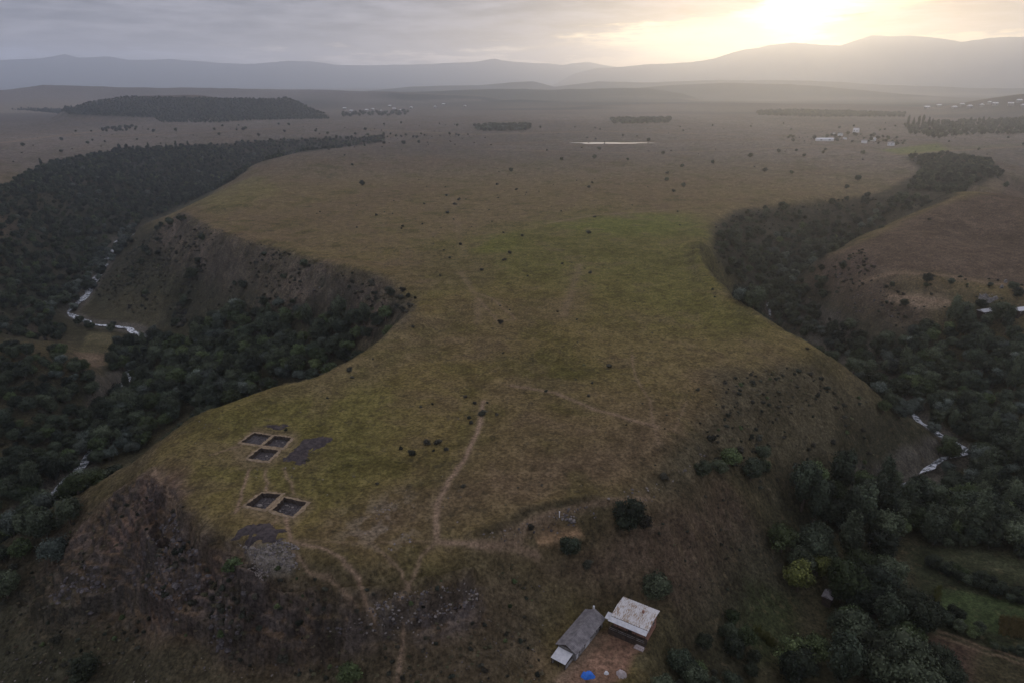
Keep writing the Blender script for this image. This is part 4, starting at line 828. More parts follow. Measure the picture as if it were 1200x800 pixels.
# traced lone bushes
LL, LB = {}, {}
for k, (bx, by, bw) in enumerate(LONE):
    c = hit(bx, by+bw*.25); dist = math.sqrt(c[0]**2+c[1]**2+(CAMH-c[2])**2); wid = bw/F*dist; big = wid > 5.2
    sp = ('green' if (bx, by) in ((855, 537), (410, 790)) else 'broad') if big else ('gshrub' if (bx, by) in ((272, 662),) else 'shrub')
    va = k % len(SPEC[sp]); sc = wid/(2*SPEC[sp][va]['rx'])*1.05; sz = 'large' if bw > 20 else 'middling' if bw > 9 else 'small'
    LB[k] = (c[0], c[1], c[2]-(.25*sc*5 if big else 0), sp, va, sc, k*1.3, 'x')
    LL[k] = ('%s %s standing alone %s' % (sz, {'green': 'bright green bushy tree', 'broad': 'dark bushy tree', 'gshrub': 'bright green bush', 'shrub': 'dark bush'}[sp], where(bx, by)), bx, by, 0)
LN = superlatives(LL)
for k in LB: single(k, LB[k], LN[k], 'lone bushes '+where(*LONE[k][:2]))
# named trees
def treeat(bx, by, sp, sc, label, va=0, group=None, dz=0):
    c = hit(bx, by); return single(0, (c[0], c[1], c[2]+dz, sp, va % len(SPEC[sp]), sc, bx*.7, 'x'), label, group)
treeat(934, 692, 'yellow', 1.25, 'yellow-green turning tree, the left one of the pair beside the farm wood')
treeat(957, 674, 'yellow', 1.05, 'yellow-green turning tree, the right one of the pair beside the farm wood')
treeat(985, 706, 'biggreen', .95, 'large mid green tree just right of the yellowing pair', 1)
treeat(1064, 742, 'big', .85, 'very large dark walnut-like tree left of the yellow strip', 2)
treeat(1050, 815, 'big', 1.05, 'very large dark tree at the bottom edge, left of the garden track', 1)
treeat(1008, 622, 'tall', 1.35, 'tallest dark tree of the valley wood, left of the stream bend', 0)
treeat(988, 625, 'tall', 1.2, 'second tall dark tree, left neighbour of the tallest in the valley wood', 1)
treeat(1150, 515, 'willow', .9, 'big grey willow right beside the pale stream bend', 0)
treeat(1040, 590, 'willow', .8, 'grey green willow below the end of the stream bend', 2)
for k, (bx, hgt) in enumerate([(1063, 1.3), (1069, 1.1), (1075, 1.25), (1080, 1.35), (1087, 1.15), (1091, 1.0)]):
    treeat(bx, 152, 'poplar', hgt*1.45, 'slim poplar in the short row at far right above the hamlet', 0, 'poplar row on the far right plain')
treeat(1095, 805, 'big', .7, 'dark tree at the bottom edge, right neighbour of the very large one', 3)
treeat(1030, 655, 'broad', 1.2, 'dark tree between the farm wood and the valley wood', 3)
treeat(1035, 612, 'tall', 1.15, 'tall dark tree right of the two tallest in the valley wood', 0)
# ------------------------------------------------------------------ stones
STONE = [material('stone_grey', rough=.95, spec=.1, fn=mottled((.08, .07, .068), (.18, .16, .155), 2.2)), material('stone_pale', rough=.95, spec=.1, fn=mottled((.15, .13, .115), (.32, .285, .25), 2.5)), material('stone_dark', rough=.95, spec=.1, fn=mottled((.05, .045, .045), (.12, .105, .10), 2.2))]
stone_col = bpy.data.collections.new('stone_sources'); SM = []
for k in range(9):
    g = np.random.default_rng(50+k); v = IV2*np.array([1, g.uniform(.6, .95), g.uniform(.45, .75)])
    for _ in range(7):                      # chop facets
        n = g.normal(size=3); n /= np.linalg.norm(n); dd = g.uniform(.45, .75); s = v@n; v = v-np.maximum(s-dd, 0)[:, None]*n
    v = v*(1+g.uniform(-.05, .05, (len(v), 1))); me = mesh('boulder', v, IF2, [STONE[k % 3]]); SM.append(me)
    so = bpy.data.objects.new('stone_%03d' % k, me); stone_col.objects.link(so)
ST = []
def stones(ps, n, smin, smax, kinds=(0, 1, 2), pw=2.2, zone='', clump=0, world=None):
    pl = poly(ps) if world is None else world; lo, hh = pl.min(0), pl.max(0); x = rng.uniform(lo[0], hh[0], n*4); y = rng.uniform(lo[1], hh[1], n*4)
    k = inpoly(x, y, pl)
    if clump: k &= fbm(x, y, clump, 3, 97) > rng.uniform(0, .35, len(x))
    x, y = x[k][:n], y[k][:n]; z = bil(x, y)
    for a, b, c in zip(x, y, z):
        kd = kinds[int(rng.integers(len(kinds)))]; s = smin+(smax-smin)*rng.random()**pw
        ST.append((a, b, c+(s*.15 if 'rubble' in zone else -s*.05), int(rng.integers(3))*3+kd, s, rng.uniform(0, 6.28), zone))
stones([(278, 636), (300, 642), (332, 632), (352, 640), (346, 655), (352, 668), (330, 666), (305, 680), (290, 668), (296, 655)], 600, .10, .42, (1, 1, 1, 0), zone='the pale rubble patch under the lower trenches')
stones([(430, 712), (450, 696), (500, 690), (560, 688), (560, 712), (500, 728), (440, 742), (395, 752), (380, 735), (425, 725)], 420, .08, .55, (0, 1, 1, 2), 3.0, zone='the rocky outcrop below the path')
stones([(440, 722), (470, 700), (520, 692), (560, 690), (575, 700), (520, 712), (470, 728)], 420, .10, .6, (0, 1, 1, 2), 3.0, zone='the rocky outcrop below the path', clump=12)
stones([(400, 590), (480, 585), (505, 610), (490, 650), (430, 650), (385, 640)], 420, .1, .42, (1, 0), zone='the stony ground left of the footpath', clump=11)
stones([(205, 600), (235, 655), (300, 690), (420, 722), (430, 750), (320, 768), (240, 762), (170, 690), (100, 660), (60, 690), (40, 735), (90, 740)], 2200, .12, .95, (0, 2, 2), pw=3.5, zone='the rocky scarp at lower left', clump=16)
stones([(165, 560), (225, 580), (220, 620), (180, 610)], 160, .15, .8, (0, 2), zone='the crag at the end of the promontory', clump=5)
stones([(10, 760), (200, 770), (440, 770), (440, 800), (0, 800)], 120, .10, .42, (1, 0, 0, 2), 4, zone='the grass shelf at the bottom left')
stones([(230, 480), (430, 450), (560, 480), (620, 600), (480, 690), (350, 640), (220, 580)], 420, .08, .34, (1, 0), 3, zone='the grass around the trenches', clump=18)
stones([(450, 740), (640, 680), (640, 800), (450, 800)], 110, .08, .35, (1, 0, 0, 2), 3, zone='the slope left of the shed')
stones([(560, 628), (620, 612), (640, 600), (690, 592), (700, 610), (680, 618), (610, 636), (575, 640)], 120, .1, .5, (0, 1, 2), zone='the cut bank of the dug terrace')
stones([(655, 604), (672, 604), (674, 612), (660, 614)], 26, .2, .75, (1, 1, 0), zone='the pale heap above the dug terrace')
stones([(220, 255), (300, 292), (400, 320), (480, 345), (470, 372), (440, 385), (400, 350), (300, 330), (230, 300)], 500, .3, 1.5, (0, 2, 2), 2.5, zone='the slope under the left rim', clump=16)
stones([(700, 590), (800, 545), (820, 520), (830, 535), (760, 590)], 90, .15, .6, (0, 1), zone='the edge above the ploughed slope')
stones([(950, 310), (1040, 330), (1060, 380), (1000, 395), (940, 350)], 160, .3, 1.1, (0, 2), zone='the reddish right bank', clump=14)
Sx = np.array([s[:5] for s in ST]); spx, spy, sdp = project(Sx[:, 0], Sx[:, 1], Sx[:, 2]); ssz = np.where(seen(Sx[:, 0], Sx[:, 1], Sx[:, 2]+.4) & (spx > 0) & (spx < 1200) & (spy < 800), Sx[:, 4]/sdp, 0)
tops = set(np.argsort(-ssz)[:290].tolist())
SHADE = ('mid grey', 'pale', 'dark')
SLb = superlatives({i: (SHADE[ST[i][3] % 3]+' boulder on '+ST[i][6], spx[i], spy[i], 0) for i in tops})
for i in sorted(tops):
    s = ST[i]; o = obj('boulder', SM[s[3]], loc=s[:3]); o.scale = (s[4],)*3; o.rotation_euler = (0, 0, s[5])
    tag(o, SLb[i], 'boulder', SHADE[s[3] % 3]+' boulders on '+s[6])
tag(f_scatter('scattered_stones', None, [ST[i][:6] for i in range(len(ST)) if i not in tops], stone_col), 'small loose stones strewn over slopes and grass', 'stones')
# ------------------------------------------------------------------ excavation trenches
M['baulk'] = material('trodden_earth', rough=1, spec=.05, fn=mottled((.17, .125, .075), (.31, .235, .155), .9, .5))
M['cut'] = material('dark_cut_earth', rough=1, spec=.05, fn=mottled((.045, .035, .03), (.10, .08, .065), 1.8, .6))
M['pitfloor'] = material('dark_stony_earth', rough=1, spec=.05, fn=mottled((.035, .030, .031), (.12, .105, .10), 1.9, .8))
M['spoil'] = material('dark_spoil', rough=1, spec=.05, fn=mottled((.036, .030, .031), (.090, .074, .070), .8, .8))
LABP = {'A': 'square excavation trench with smooth dark floor, back left of the upper three', 'B': 'square excavation trench with stones inside, back right of the upper three', 'C': 'square excavation trench nearest the camera of the upper three, with pale earth border',
        'D': 'left trench of the lower pair, dug round a pale boulder', 'E': 'right trench of the lower pair, full of stones and next to the footpath'}
DEPTH = {'A': .75, 'B': 1.0, 'C': 1.0, 'D': 1.25, 'E': 1.25}
for k, q in PW.items():
    q = np.array(q); c = q.mean(0); zs = bil(q[:, 0], q[:, 1], ZPRE); z0 = float(zs.mean()); root = empty('excavation_trench', (c[0], c[1], z0), 0, LABP[k], 'excavation trench', 'excavation trenches on the promontory')
    g = np.random.default_rng(ord(k)); n = 12; inner, outer = [], []
    for a in range(4):
        A_, B_ = q[a], q[(a+1) % 4]
        for t in range(n):
            p = A_+(B_-A_)*t/n; d = (p-c)/np.linalg.norm(p-c); inner.append(p+d*g.uniform(-.28, .14)); outer.append(p+d*(1.05+g.uniform(-.30, .45)))
    inner, outer = np.array(inner), np.array(outer); mid = inner*.45+outer*.55; m_ = len(inner); zi = bil(inner[:, 0], inner[:, 1], ZPRE)
    other = [np.array(v) for kk, v in PW.items() if kk != k]
    for arr in (outer, mid):                    # neighbouring trenches share a narrow baulk
        for i in range(m_):
            for o_ in other:
                dd = float(sdist(arr[i:i+1, 0], arr[i:i+1, 1], o_)[0])
                if dd > -.04: 
                    e = inner[i]+(arr[i]-inner[i])*.05; lo_f, hi_f = 0., 1.
                    for _ in range(14):
                        f_ = (lo_f+hi_f)/2; tq = inner[i]+(arr[i]-inner[i])*f_
                        if float(sdist(tq[None, 0], tq[None, 1], o_)[0]) > -.10: hi_f = f_
                        else: lo_f = f_
                    arr[i] = inner[i]+(arr[i]-inner[i])*lo_f
    zm, zo = bil(mid[:, 0], mid[:, 1], ZPRE), bil(outer[:, 0], outer[:, 1], ZPRE); off = np.array([c[0], c[1], z0])
    lift = {'A': .10, 'B': .13, 'C': .16, 'D': .11, 'E': .14}[k]
    ns_ = g.uniform(-.04, .05, m_)
    v = np.concatenate([np.column_stack([inner, zi+lift]), np.column_stack([mid, zm+lift+.03+ns_]), np.column_stack([outer, zo-.12])])-off
    f = [(r*m_+i, r*m_+(i+1) % m_, (r+1)*m_+(i+1) % m_, (r+1)*m_+i) for r in range(2) for i in range(m_)]
    obj('earth_border', mesh('earth_border', v, f, [M['baulk']]), root)
    bot = inner+(c-inner)/np.linalg.norm(c-inner, axis=1)[:, None]*.12; D_ = DEPTH[k]
    v = np.concatenate([np.column_stack([inner, zi+lift-.002]), np.column_stack([bot, np.full(m_, z0-D_-.05)])])-off
    obj('side_wall', mesh('side_wall', v, [(i, (i+1) % m_, m_+(i+1) % m_, m_+i) for i in range(m_)], [M['cut']]), root)
    gr = 14; u = np.linspace(0, 1, gr); U, V_ = np.meshgrid(u, u); X = ((1-U)*(1-V_))[..., None]*q[0]+(U*(1-V_))[..., None]*q[1]+(U*V_)[..., None]*q[2]+((1-U)*V_)[..., None]*q[3]
    zf = z0-D_+.12*fbm(X[..., 0], X[..., 1], 1.5, 3, 5); ii = np.arange(gr*gr).reshape(gr, gr)
    obj('pit_floor', mesh('pit_floor', np.concatenate([X, zf[..., None]], -1).reshape(-1, 3)-off, np.stack([ii[:-1, :-1], ii[:-1, 1:], ii[1:, 1:], ii[1:, :-1]], -1).reshape(-1, 4), [M['pitfloor']], smooth=True), root)
    for j in range({'A': 12, 'B': 26, 'C': 22, 'D': 30, 'E': 36}[k]):
        a, b = g.uniform(.12, .88, 2); p = (1-a)*(1-b)*q[0]+a*(1-b)*q[1]+a*b*q[2]+(1-a)*b*q[3]; s = .10+.34*g.random()**2
        if k == 'D' and j == 0: p = c+(q[0]-c)*.25; s = .75
        o = obj('stone', SM[(j*3+(0 if j % 3 else 1)) % 9], root, (p[0]-c[0], p[1]-c[1], -D_+s*.25)); o.scale = (s,)*3; o.rotation_euler = (0, 0, j)
def mound(name, ps, h, label, seed, mat, cat='spoil heap', lumps=.35):
    pl = poly(ps); c = pl.mean(0); lo, hh = pl.min(0)-2, pl.max(0)+2; nx, ny = 56, 56
    X, Y = np.meshgrid(np.linspace(lo[0], hh[0], nx), np.linspace(lo[1], hh[1], ny)); d = sdist(X+fbm(X, Y, 3, 4, seed)*2.2, Y+fbm(X, Y, 3, 4, seed+1)*2.2, pl)
    e = sstep(-.8, 2.6, d); Z = bil(X, Y, ZPRE)-.25+e*(h*(.7+.5*fbm(X, Y, 4, 3, seed))+.3)+e*lumps*fbm(X, Y, 1.3, 3, seed, ridged=True)
    ii = np.arange(nx*ny).reshape(ny, nx); f = np.stack([ii[:-1, :-1], ii[:-1, 1:], ii[1:, 1:], ii[1:, :-1]], -1).reshape(-1, 4); ke = (d.ravel()[f] > -.9).any(1)
    z0 = float(bil(c[:1], c[1:2])[0]); o = obj(name, mesh(name, np.stack([X-c[0], Y-c[1], Z-z0], -1).reshape(-1, 3), f[ke], [mat], smooth=True), loc=(c[0], c[1], z0)); return tag(o, label, cat)
mound('spoil_heap', [(304, 497), (322, 495.5), (340, 498), (338, 502), (325, 505.5), (312, 501)], .35, 'small dark spoil heap just behind the upper trenches', 201, M['spoil'])
mound('spoil_heap', [(352, 515), (380, 510), (390, 514), (388, 522), (366, 530), (356, 546), (332, 544), (336, 530)], .45, 'large dark spoil heap right of the upper trenches', 203, M['spoil'])
mound('spoil_heap', [(270, 620), (300, 613), (325, 615), (338, 634), (318, 640), (292, 638), (270, 634)], .5, 'dark spoil heap below the lower trenches, above the pale rubble', 205, M['spoil'])
# ------------------------------------------------------------------ buildings
def box(x0, x1, y0, y1, z0, z1): 
    v = [(x, y, z) for z in (z0, z1) for y in (y0, y1) for x in (x0, x1)]
    return v, [(0, 2, 3, 1), (4, 5, 7, 6), (0, 1, 5, 4), (2, 6, 7, 3), (0, 4, 6, 2), (1, 3, 7, 5)]
def boxes(name, bs, mat, parent):
    V, Fc = [], []
    for b in bs:
        v, f = box(*b); k = len(V); V += v; Fc += [tuple(i+k for i in q) for q in f]
    return obj(name, mesh(name, V, Fc, [mat]), parent)
def slab(name, quad, th, mat, parent, corr=0, n=1):
    """roof sheet: top quad corners a,b,c,d (a-b along the eaves) with thickness; corr = corrugation height, n = waves"""
    a, b, c, d = [np.array(q, float) for q in quad]; m = n*4+1 if corr else 2; V = []
    for row in ((a, b), (d, c)):
        for k in range(m):
            t = k/(m-1); V.append(row[0]+(row[1]-row[0])*t+np.array([0, 0, corr*math.sin(t*n*2*math.pi)]))
    V += [v-np.array([0, 0, th]) for v in V]; f = []
    for k in range(m-1):
        f += [(k, k+1, m+k+1, m+k), (2*m+k, 3*m+k, 3*m+k+1, 2*m+k+1), (k, 2*m+k, 2*m+k+1, k+1), (m+k, m+k+1, 3*m+k+1, 3*m+k)]
    f += [(0, m, 3*m, 2*m), (m-1, 3*m-1, 4*m-1, 2*m-1)]
    return obj(name, mesh(name, V, f, [mat]), parent)
def f_rusty(B, b):
    g = B.n('ShaderNodeTexCoord').outputs['Object']; s = B.n('ShaderNodeSeparateXYZ'); B.nt.links.new(g, s.inputs[0])
    st = B.comb(B.m('MULTIPLY', s.outputs[0], 3.2), B.m('MULTIPLY', s.outputs[1], .55), 0)
    n = B.noise(st, 1.5, 5, .7); n2 = B.noise(g, .45, 3); r = B.smooth(B.m('ADD', n, B.m('MULTIPLY', B.m('SUBTRACT', n2, .5), .5)), .46, .62)
    c = B.mix(r, (.60, .58, .56), (.30, .21, .13)); c = B.mix(B.smooth(B.noise(st, 3, 4, .7), .62, .72), c, (.12, .09, .07))
    B.put(b.inputs['Base Color'], c)
M['rusty'] = material('rusty_white_roof', rough=.6, spec=.3, fn=f_rusty)
M['whitesheet'] = material('white_sheet', rough=.5, spec=.3, fn=mottled((.46, .46, .47), (.62, .61, .60), 1.2, .1))
M['asbestos'] = material('grey_corrugated_roof', rough=.9, spec=.1, fn=mottled((.13, .12, .12), (.26, .24, .235), .9, .2))
M['brick'] = material('orange_brick', rough=.9, spec=.1, fn=mottled((.23, .12, .085), (.36, .20, .14), 2.5, .2))
M['plaster'] = material('pale_plaster', rough=.9, spec=.1, fn=mottled((.13, .12, .11), (.34, .32, .30), 1.1, .1))
M['darkwood'] = material('dark_wood', rough=.9, spec=.1, fn=mottled((.04, .03, .025), (.08, .06, .045), 2))
M['glass'] = material('window_glass', (.02, .022, .025), .08, .5)
M['concrete'] = material('pinkish_concrete', rough=.9, spec=.1, fn=mottled((.36, .29, .27), (.48, .42, .40), 2))
M['blue'] = material('blue_tarpaulin', rough=.45, spec=.4, fn=mottled((.02, .12, .52), (.04, .20, .68), 2, .3))
M['white'] = material('white_paint', rough=.7, spec=.3, fn=mottled((.6, .6, .6), (.8, .8, .8), 3, .1))
def window(parent, x, y, z, w, h, axis, mat=None):
    """framed window on a wall whose outer face is at x (axis 'x+/-') or y (axis 'y+/-')"""
    s = 1 if axis[1] == '+' else -1; t = .05
    if axis[0] == 'x': fr = [(min(x, x+s*t), max(x, x+s*t), y-w/2, y+w/2, z, z+h)]; gl = [(min(x+s*.052, x+s*.07), max(x+s*.052, x+s*.07), y-w/2+.07, y+w/2-.07, z+.07, z+h-.07)]
    else: fr = [(x-w/2, x+w/2, min(y, y+s*t), max(y, y+s*t), z, z+h)]; gl = [(x-w/2+.07, x+w/2-.07, min(y+s*.052, y+s*.07), max(y+s*.052, y+s*.07), z+.07, z+h-.07)]
    wnd = boxes('window', fr, mat or M['white'], parent); boxes('pane', gl, M['glass'], wnd)
Z0 = -20.0
hs = empty('brick_house', (28.4, 127.8, Z0), R(-32), 'square brick house under a white sheet roof streaked with rust, beside the bare yard', 'house')
boxes('wall', [(-4.1, 4.1, -2.3, 3.6, -.6, 4.05)], M['brick'], hs)
rf = slab('roof', [(-4.6, -2.9, 4.28), (4.6, -2.9, 4.28), (4.6, .3, 4.98), (-4.6, .3, 4.98)], .06, M['rusty'], hs, .03, 24)
slab('roof', [(4.6, 4.1, 4.62), (-4.6, 4.1, 4.62), (-4.6, .303, 4.983), (4.6, .303, 4.983)], .06, M['rusty'], hs, .03, 24)
v, f = [(-4.1, -2.3, 4.05), (-4.1, 3.6, 4.05), (-4.1, 3.6, 4.54), (-4.1, .3, 4.88), (-4.1, -2.3, 4.32), (4.1, -2.3, 4.05), (4.1, 3.6, 4.05), (4.1, 3.6, 4.54), (4.1, .3, 4.88), (4.1, -2.3, 4.32)], [(0, 4, 3, 2, 1), (5, 6, 7, 8, 9), (0, 5, 9, 4), (1, 2, 7, 6)]
obj('gable', mesh('gable', v, f, [M['darkwood']]), hs)
slab('porch_roof', [(-4.75, -4.35, 3.86), (4.55, -4.35, 3.86), (4.55, -2.95, 4.16), (-4.75, -2.95, 4.16)], .05, M['whitesheet'], hs, .025, 24)
slab('porch_roof', [(-5.9, -3.6, 3.5), (-4.8, -3.6, 3.5), (-4.8, -1.6, 3.8), (-5.9, -1.6, 3.8)], .05, M['whitesheet'], hs, .02, 4)
for x in (-4.5, -2.3, -.1, 2.1, 4.25): boxes('porch_post', [(x-.08, x+.08, -4.16, -4.0, -.4, 3.86)], M['darkwood'], hs)
boxes('porch_floor', [(-4.5, 4.3, -4.25, -2.31, -.5, 1.15)], M['darkwood'], hs)
boxes('porch_rail', [(-4.4, 4.2, -4.12, -4.05, 1.95, 2.03), (-4.4, 4.2, -4.12, -4.05, 1.5, 1.55)], M['plaster'], hs)
boxes('step', [(2.2, 4.4, -5.2, -4.26, -.4, .28), (2.5, 4.4, -4.85, -4.262, .281, .62)], M['concrete'], hs)
dr = boxes('door', [(-.5, .45, -2.36, -2.302, 1.16, 3.2)], M['darkwood'], hs); boxes('handle', [(.3, .36, -2.41, -2.361, 2.1, 2.2)], M['whitesheet'], dr)
for x in (-3.0, -1.6, 1.6, 3.1): window(hs, x, -2.3, 2.0, .9, 1.1, 'y-')
window(hs, 4.1, 1.6, 2.2, .9, 1.0, 'x+'); window(hs, 4.1, -.8, 2.2, .9, 1.0, 'x+')
boxes('chimney', [(1.4, 1.85, .9, 1.35, 4.6, 5.6)], M['brick'], hs)
sh = empty('shed', (15.8, 124.9, Z0), R(54.6), 'long low shed with a weathered grey corrugated gable roof and whitish side wall', 'shed')
boxes('wall', [(-6.3, 6.3, -2.25, 2.25, -.8, 2.5)], M['plaster'], sh)
v, f = [(-6.3, -2.25, 2.5), (-6.3, 2.25, 2.5), (-6.3, 0, 3.55), (6.3, -2.25, 2.5), (6.3, 2.25, 2.5), (6.3, 0, 3.55)], [(0, 2, 1), (3, 4, 5)]
obj('gable', mesh('gable', v, f, [M['darkwood']]), sh)
slab('roof', [(-6.75, -2.75, 2.42), (6.75, -2.75, 2.42), (6.75, 0, 3.68), (-6.75, 0, 3.68)], .06, M['asbestos'], sh, .03, 36)
slab('roof', [(6.75, 2.75, 2.42), (-6.75, 2.75, 2.42), (-6.75, .003, 3.683), (6.75, .003, 3.683)], .06, M['asbestos'], sh, .03, 36)
boxes('ridge_cap', [(-6.77, 6.77, -.14, .14, 3.68, 3.73)], M['asbestos'], sh)
for x in (-4.6, -2.2, .6, 3.2): window(sh, x, -2.25, 1.0, .8, .8, 'y-')
dd_ = boxes('door', [(4.4, 5.4, -2.31, -2.252, -.1, 1.95)], M['darkwood'], sh); boxes('handle', [(4.5, 4.56, -2.36, -2.311, .9, 1.0)], M['white'], dd_)
boxes('wall_patch', [(-1.9, .1, -2.262, -2.251, .0, 2.2), (-5.9, -5.1, -2.262, -2.251, .2, 2.2)], M['whitesheet'], sh)
slab('lean_to_roof', [(-10.0, -1.85, 1.75), (-10.0, 1.85, 1.75), (-6.8, 1.85, 2.28), (-6.8, -1.85, 2.28)], .05, M['whitesheet'], sh, .02, 12)
for x, y in ((-9.8, -1.7), (-9.8, 1.7), (-9.8, 0)): boxes('post', [(x-.07, x+.07, y-.07, y+.07, -.9, 1.74)], M['darkwood'], sh)
boxes('lean_to_wall', [(-9.7, -6.35, 1.6, 1.7, -.8, 1.72), (-9.7, -6.35, -1.7, -1.6, -.8, .9)], M['plaster'], sh)
boxes('chimney', [(6.9, 7.25, .5, .85, -.5, 4.1)], M['white'], sh)
def heap(name, bx, by, rx, ry, h, mat, label, cat, seed, z=None, part=None):
    c = hit(bx, by); n = 22; X, Y = np.meshgrid(np.linspace(-1.15, 1.15, n), np.linspace(-1.15, 1.15, n)); r = (np.abs(X*.8+Y*.5)**3.2+np.abs(Y*.85-X*.4)**3.2)**(1/3.2)+fbm(X, Y, .7, 2, seed)*.15
    Z = h*np.clip(1-r**3, -.3, 1)*(1+.35*fbm(X, Y, .4, 3, seed+1)); ii = np.arange(n*n).reshape(n, n); f = np.stack([ii[:-1, :-1], ii[:-1, 1:], ii[1:, 1:], ii[1:, :-1]], -1).reshape(-1, 4)
    f = f[(r.ravel()[f] < 1.12).all(1)]; return tag(obj(name, mesh(name, np.stack([X*rx, Y*ry, Z], -1).reshape(-1, 3), f, [mat], smooth=True), loc=c), label, cat)
heap('tarpaulin', 689, 792, 1.35, .8, 1.1, M['blue'], 'bright blue tarpaulin draped over a pile at the bottom of the yard', 'tarpaulin', 301)
heap('sack', 710.5, 789, .45, .35, .7, M['white'], 'rounded white sack standing right of the blue tarpaulin', 'sack', 303)
heap('brick_pile', 728, 790, .95, .9, 1.1, M['concrete'], 'pinkish pile of rubble at the right side of the yard', 'rubble pile', 305)
c = hit(655.5, 606); tag(boxes('marker_post', [(-.1, .1, -.1, .1, -.4, 1.5), (-.16, .16, -.16, .16, 1.501, 1.6)], M['white'], None), 'short white post above the dug orange terrace', 'post').location = c
def simple_house(bx, by, L, Wd, H, rot, wall, roof, label, group=None, name='farm_house', open_roof=False):
    c = hit(bx, by); o = empty(name, c, rot, label, 'house' if 'ruin' not in name else 'ruin', group)
    boxes('wall', [(-L/2, L/2, -Wd/2, Wd/2, -1.5, H)], wall, o); k = Wd*.28
    v = [(-L/2-.3, -Wd/2-.3, H), (L/2+.3, -Wd/2-.3, H), (L/2+.3, 0, H+k), (-L/2-.3, 0, H+k), (-L/2-.3, Wd/2+.3, H), (L/2+.3, Wd/2+.3, H)]
    obj('roof', mesh('roof', v, [(0, 1, 2, 3), (3, 2, 5, 4), (0, 3, 4), (1, 5, 2), (0, 4, 5, 1)], [roof]), o)
    if L > 4:
        for x in (-L*.25, L*.25): window(o, x, -Wd/2, H*.4, L*.13, H*.35, 'y-')
    return o
g = 'pale houses of the far hamlet'
simple_house(966, 165.5, 30, 7, 3.5, .05, M['white'], M['white'], 'long low white barn left of the far hamlet', name='barn')
for bx, by, s, lab in [(976, 158.5, 5.5, 'small white house behind the right end of the long barn'), (984.5, 159.5, 6, 'white house nearest right of the long barn'), (990, 163.5, 4.5, 'tiny pale hut right of the long barn'), (1003, 155.5, 9, 'pale low building above the hamlet'), (1012.5, 168, 6, 'bright white house at the left of the green meadow'),
                      (1023, 165.5, 6, 'tall white house beside the dark trees of the hamlet'), (1044, 171, 7, 'cream house at the right end of the hamlet')]:
    simple_house(bx, by, s*1.2, s, s*.7, bx*.3, M['white'], M['whitesheet'] if int(bx) % 2 else M['plaster'], lab, name='farm_house')
VP = [(1118, 128), (1127, 125), (1136, 127), (1150, 125.5), (1159, 122.5), (1166, 124), (1184, 124), (1194, 120.5), (1199, 126), (1086, 128), (1100, 126)]
for k, (bx, by) in enumerate(VP):
    simple_house(bx, by, 16, 11, 7, bx*.7, M['plaster'], M['white'], 'tiny pale house in the village under the right hills', 'houses of the village under the right hills')
for k, (bx, by) in enumerate([(404, 129), (412, 132), (430, 131), (437, 130), (447, 132), (462, 129.5), (470, 131.5), (482, 128), (510, 127), (545, 126), (520, 124), (457, 126)]):
    simple_house(bx, by, 12, 9, 6, bx*.7, M['plaster'], M['white'], 'tiny pale house in the village right of the dark mesa', 'houses of the village right of the dark mesa')
# the pale ruin on the right bank and roofs below it
c = hit(1158, 351); ru = empty('ruined_building', c, .2, 'pale roofless ruin with broken walls on the right bank', 'ruin')
def ragged(x0, x1, y, h, seed, vert=False):
    n = 14; top = [h*(.62+.38*math.sin(seed+k*1.7)*math.cos(k*.9)) for k in range(n)]; V, Fc = [], []
    for k in range(n):
        t = x0+(x1-x0)*k/(n-1)
        for o_ in (-.25, .25):
            for z in (-1.2, top[k]): V.append((t, y+o_, z) if not vert else (y+o_, t, z))
    for k in range(n-1):
        a = k*4; b = a+4; Fc += [(a, b, b+1, a+1), (a+2, a+3, b+3, b+2), (a+1, b+1, b+3, a+3)]
    Fc += [(0, 1, 3, 2), (n*4-4, n*4-2, n*4-1, n*4-3)]; return V, Fc
for args in [(-3.4, 3.4, -2.6, 3.0, 1), (-3.4, 3.4, 2.6, 2.8, 2)]:
    obj('broken_wall', mesh('broken_wall', *ragged(*args), [M['plaster']]), ru)
for args in [(-2.3, 2.3, -3.7, 3.6, 3, True), (-2.3, 2.3, 3.7, 2.4, 5, True)]:
    obj('broken_wall', mesh('broken_wall', *ragged(*args), [M['plaster']]), ru)
simple_house(1153, 369, 6.5, 4, 2.3, .35, M['darkwood'], M['whitesheet'], 'low hut with a pale roof just below the ruin')
simple_house(1194, 368, 7, 4.5, 2.6, .3, M['darkwood'], M['whitesheet'], 'hut with a pale roof at the right edge among the trees')
for bx, by, lab in [(1173.5, 338, 'white block right of the ruin'), (1178, 331.5, 'smaller white block up the bank from the ruin')]:
    c = hit(bx, by); o = boxes('stone_block', [(-.7, .7, -.5, .5, -.4, 1.1), (-.45, .45, -.4, .4, 1.101, 1.7)], M['plaster'], None); o.location = c; tag(o, lab, 'stone block')
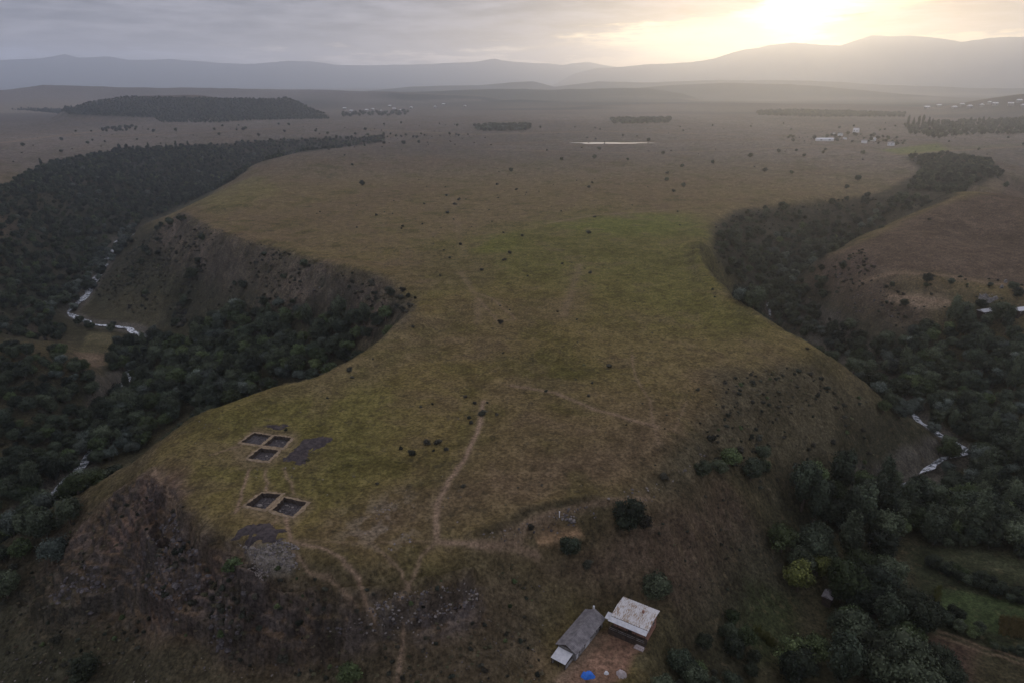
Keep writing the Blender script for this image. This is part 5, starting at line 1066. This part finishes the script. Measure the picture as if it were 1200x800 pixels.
for bx, by, lab in [(969, 706, 'greyish tin roofed hut half hidden in the farm wood'), (1023, 721, 'second tin roofed hut deeper in the farm wood')]:
    simple_house(bx, by, 3.4, 2.4, 3.0, .9, M['darkwood'], M['asbestos'], lab, name='hut')
# maize
MZ = material('dry_maize', rough=.9, spec=.1, fn=mottled((.09, .07, .030), (.20, .155, .065), 1.2, .2)); MY = material('yellowing_maize', rough=.9, spec=.1, fn=mottled((.075, .080, .025), (.15, .145, .045), 1.2, .2))
maize_col = bpy.data.collections.new('maize_sources')
for k in range(3):
    g_ = np.random.default_rng(400+k); V, Fc = [], []
    for j in range(9):
        a = g_.uniform(0, 6.28); x, y = g_.uniform(-.12, .12, 2); h = g_.uniform(.7, 2.1); L = g_.uniform(.2, .5) if j > 2 else .05; w = .05; i = len(V)
        ex, ey = x+math.cos(a)*L, y+math.sin(a)*L; V += [(x-w, y, 0), (x+w, y, 0), (ex+w*.5, ey, h), (ex-w*.5, ey, h), (ex+math.cos(a)*.2, ey+math.sin(a)*.2, h-.25)]; Fc += [(i, i+1, i+2), (i, i+2, i+3), (i+3, i+2, i+4)]
    so = bpy.data.objects.new('source_%d' % k, mesh('maize', V, Fc, [MZ if k != 1 else MY])); maize_col.objects.link(so)
for nm, ps, lab in [('dry_maize_plot', [(1170, 724), (1215, 730), (1222, 754), (1170, 744)], 'yellow-brown maize standing in rows at the right edge'), ('maize_strip', [(1096, 690), (1102, 690), (1100, 714), (1093, 714)], 'narrow yellow strip of maize at the end of the green plot'), ('weed_strip', [(884, 736), (900, 746), (910, 756), (905, 760), (880, 742)], 'strip of yellow weeds by the glade')]:
    pl = poly(ps); lo, hh = pl.min(0), pl.max(0); X, Y = np.meshgrid(np.arange(lo[0], hh[0], .35), np.arange(lo[1], hh[1], .7)); X, Y = X.ravel()+rng.uniform(-.1, .1, X.size), Y.ravel()+rng.uniform(-.08, .08, X.size)
    k = inpoly(X, Y, pl); X, Y = X[k], Y[k]; Z = bil(X, Y)
    tag(f_scatter(nm, None, [(a, b, c_, (int(rng.integers(2))*2 if nm[0] == 'd' else 1), rng.uniform(.75, 1.2), rng.uniform(0, 6)) for a, b, c_ in zip(X, Y, Z)], maize_col), lab, 'maize')
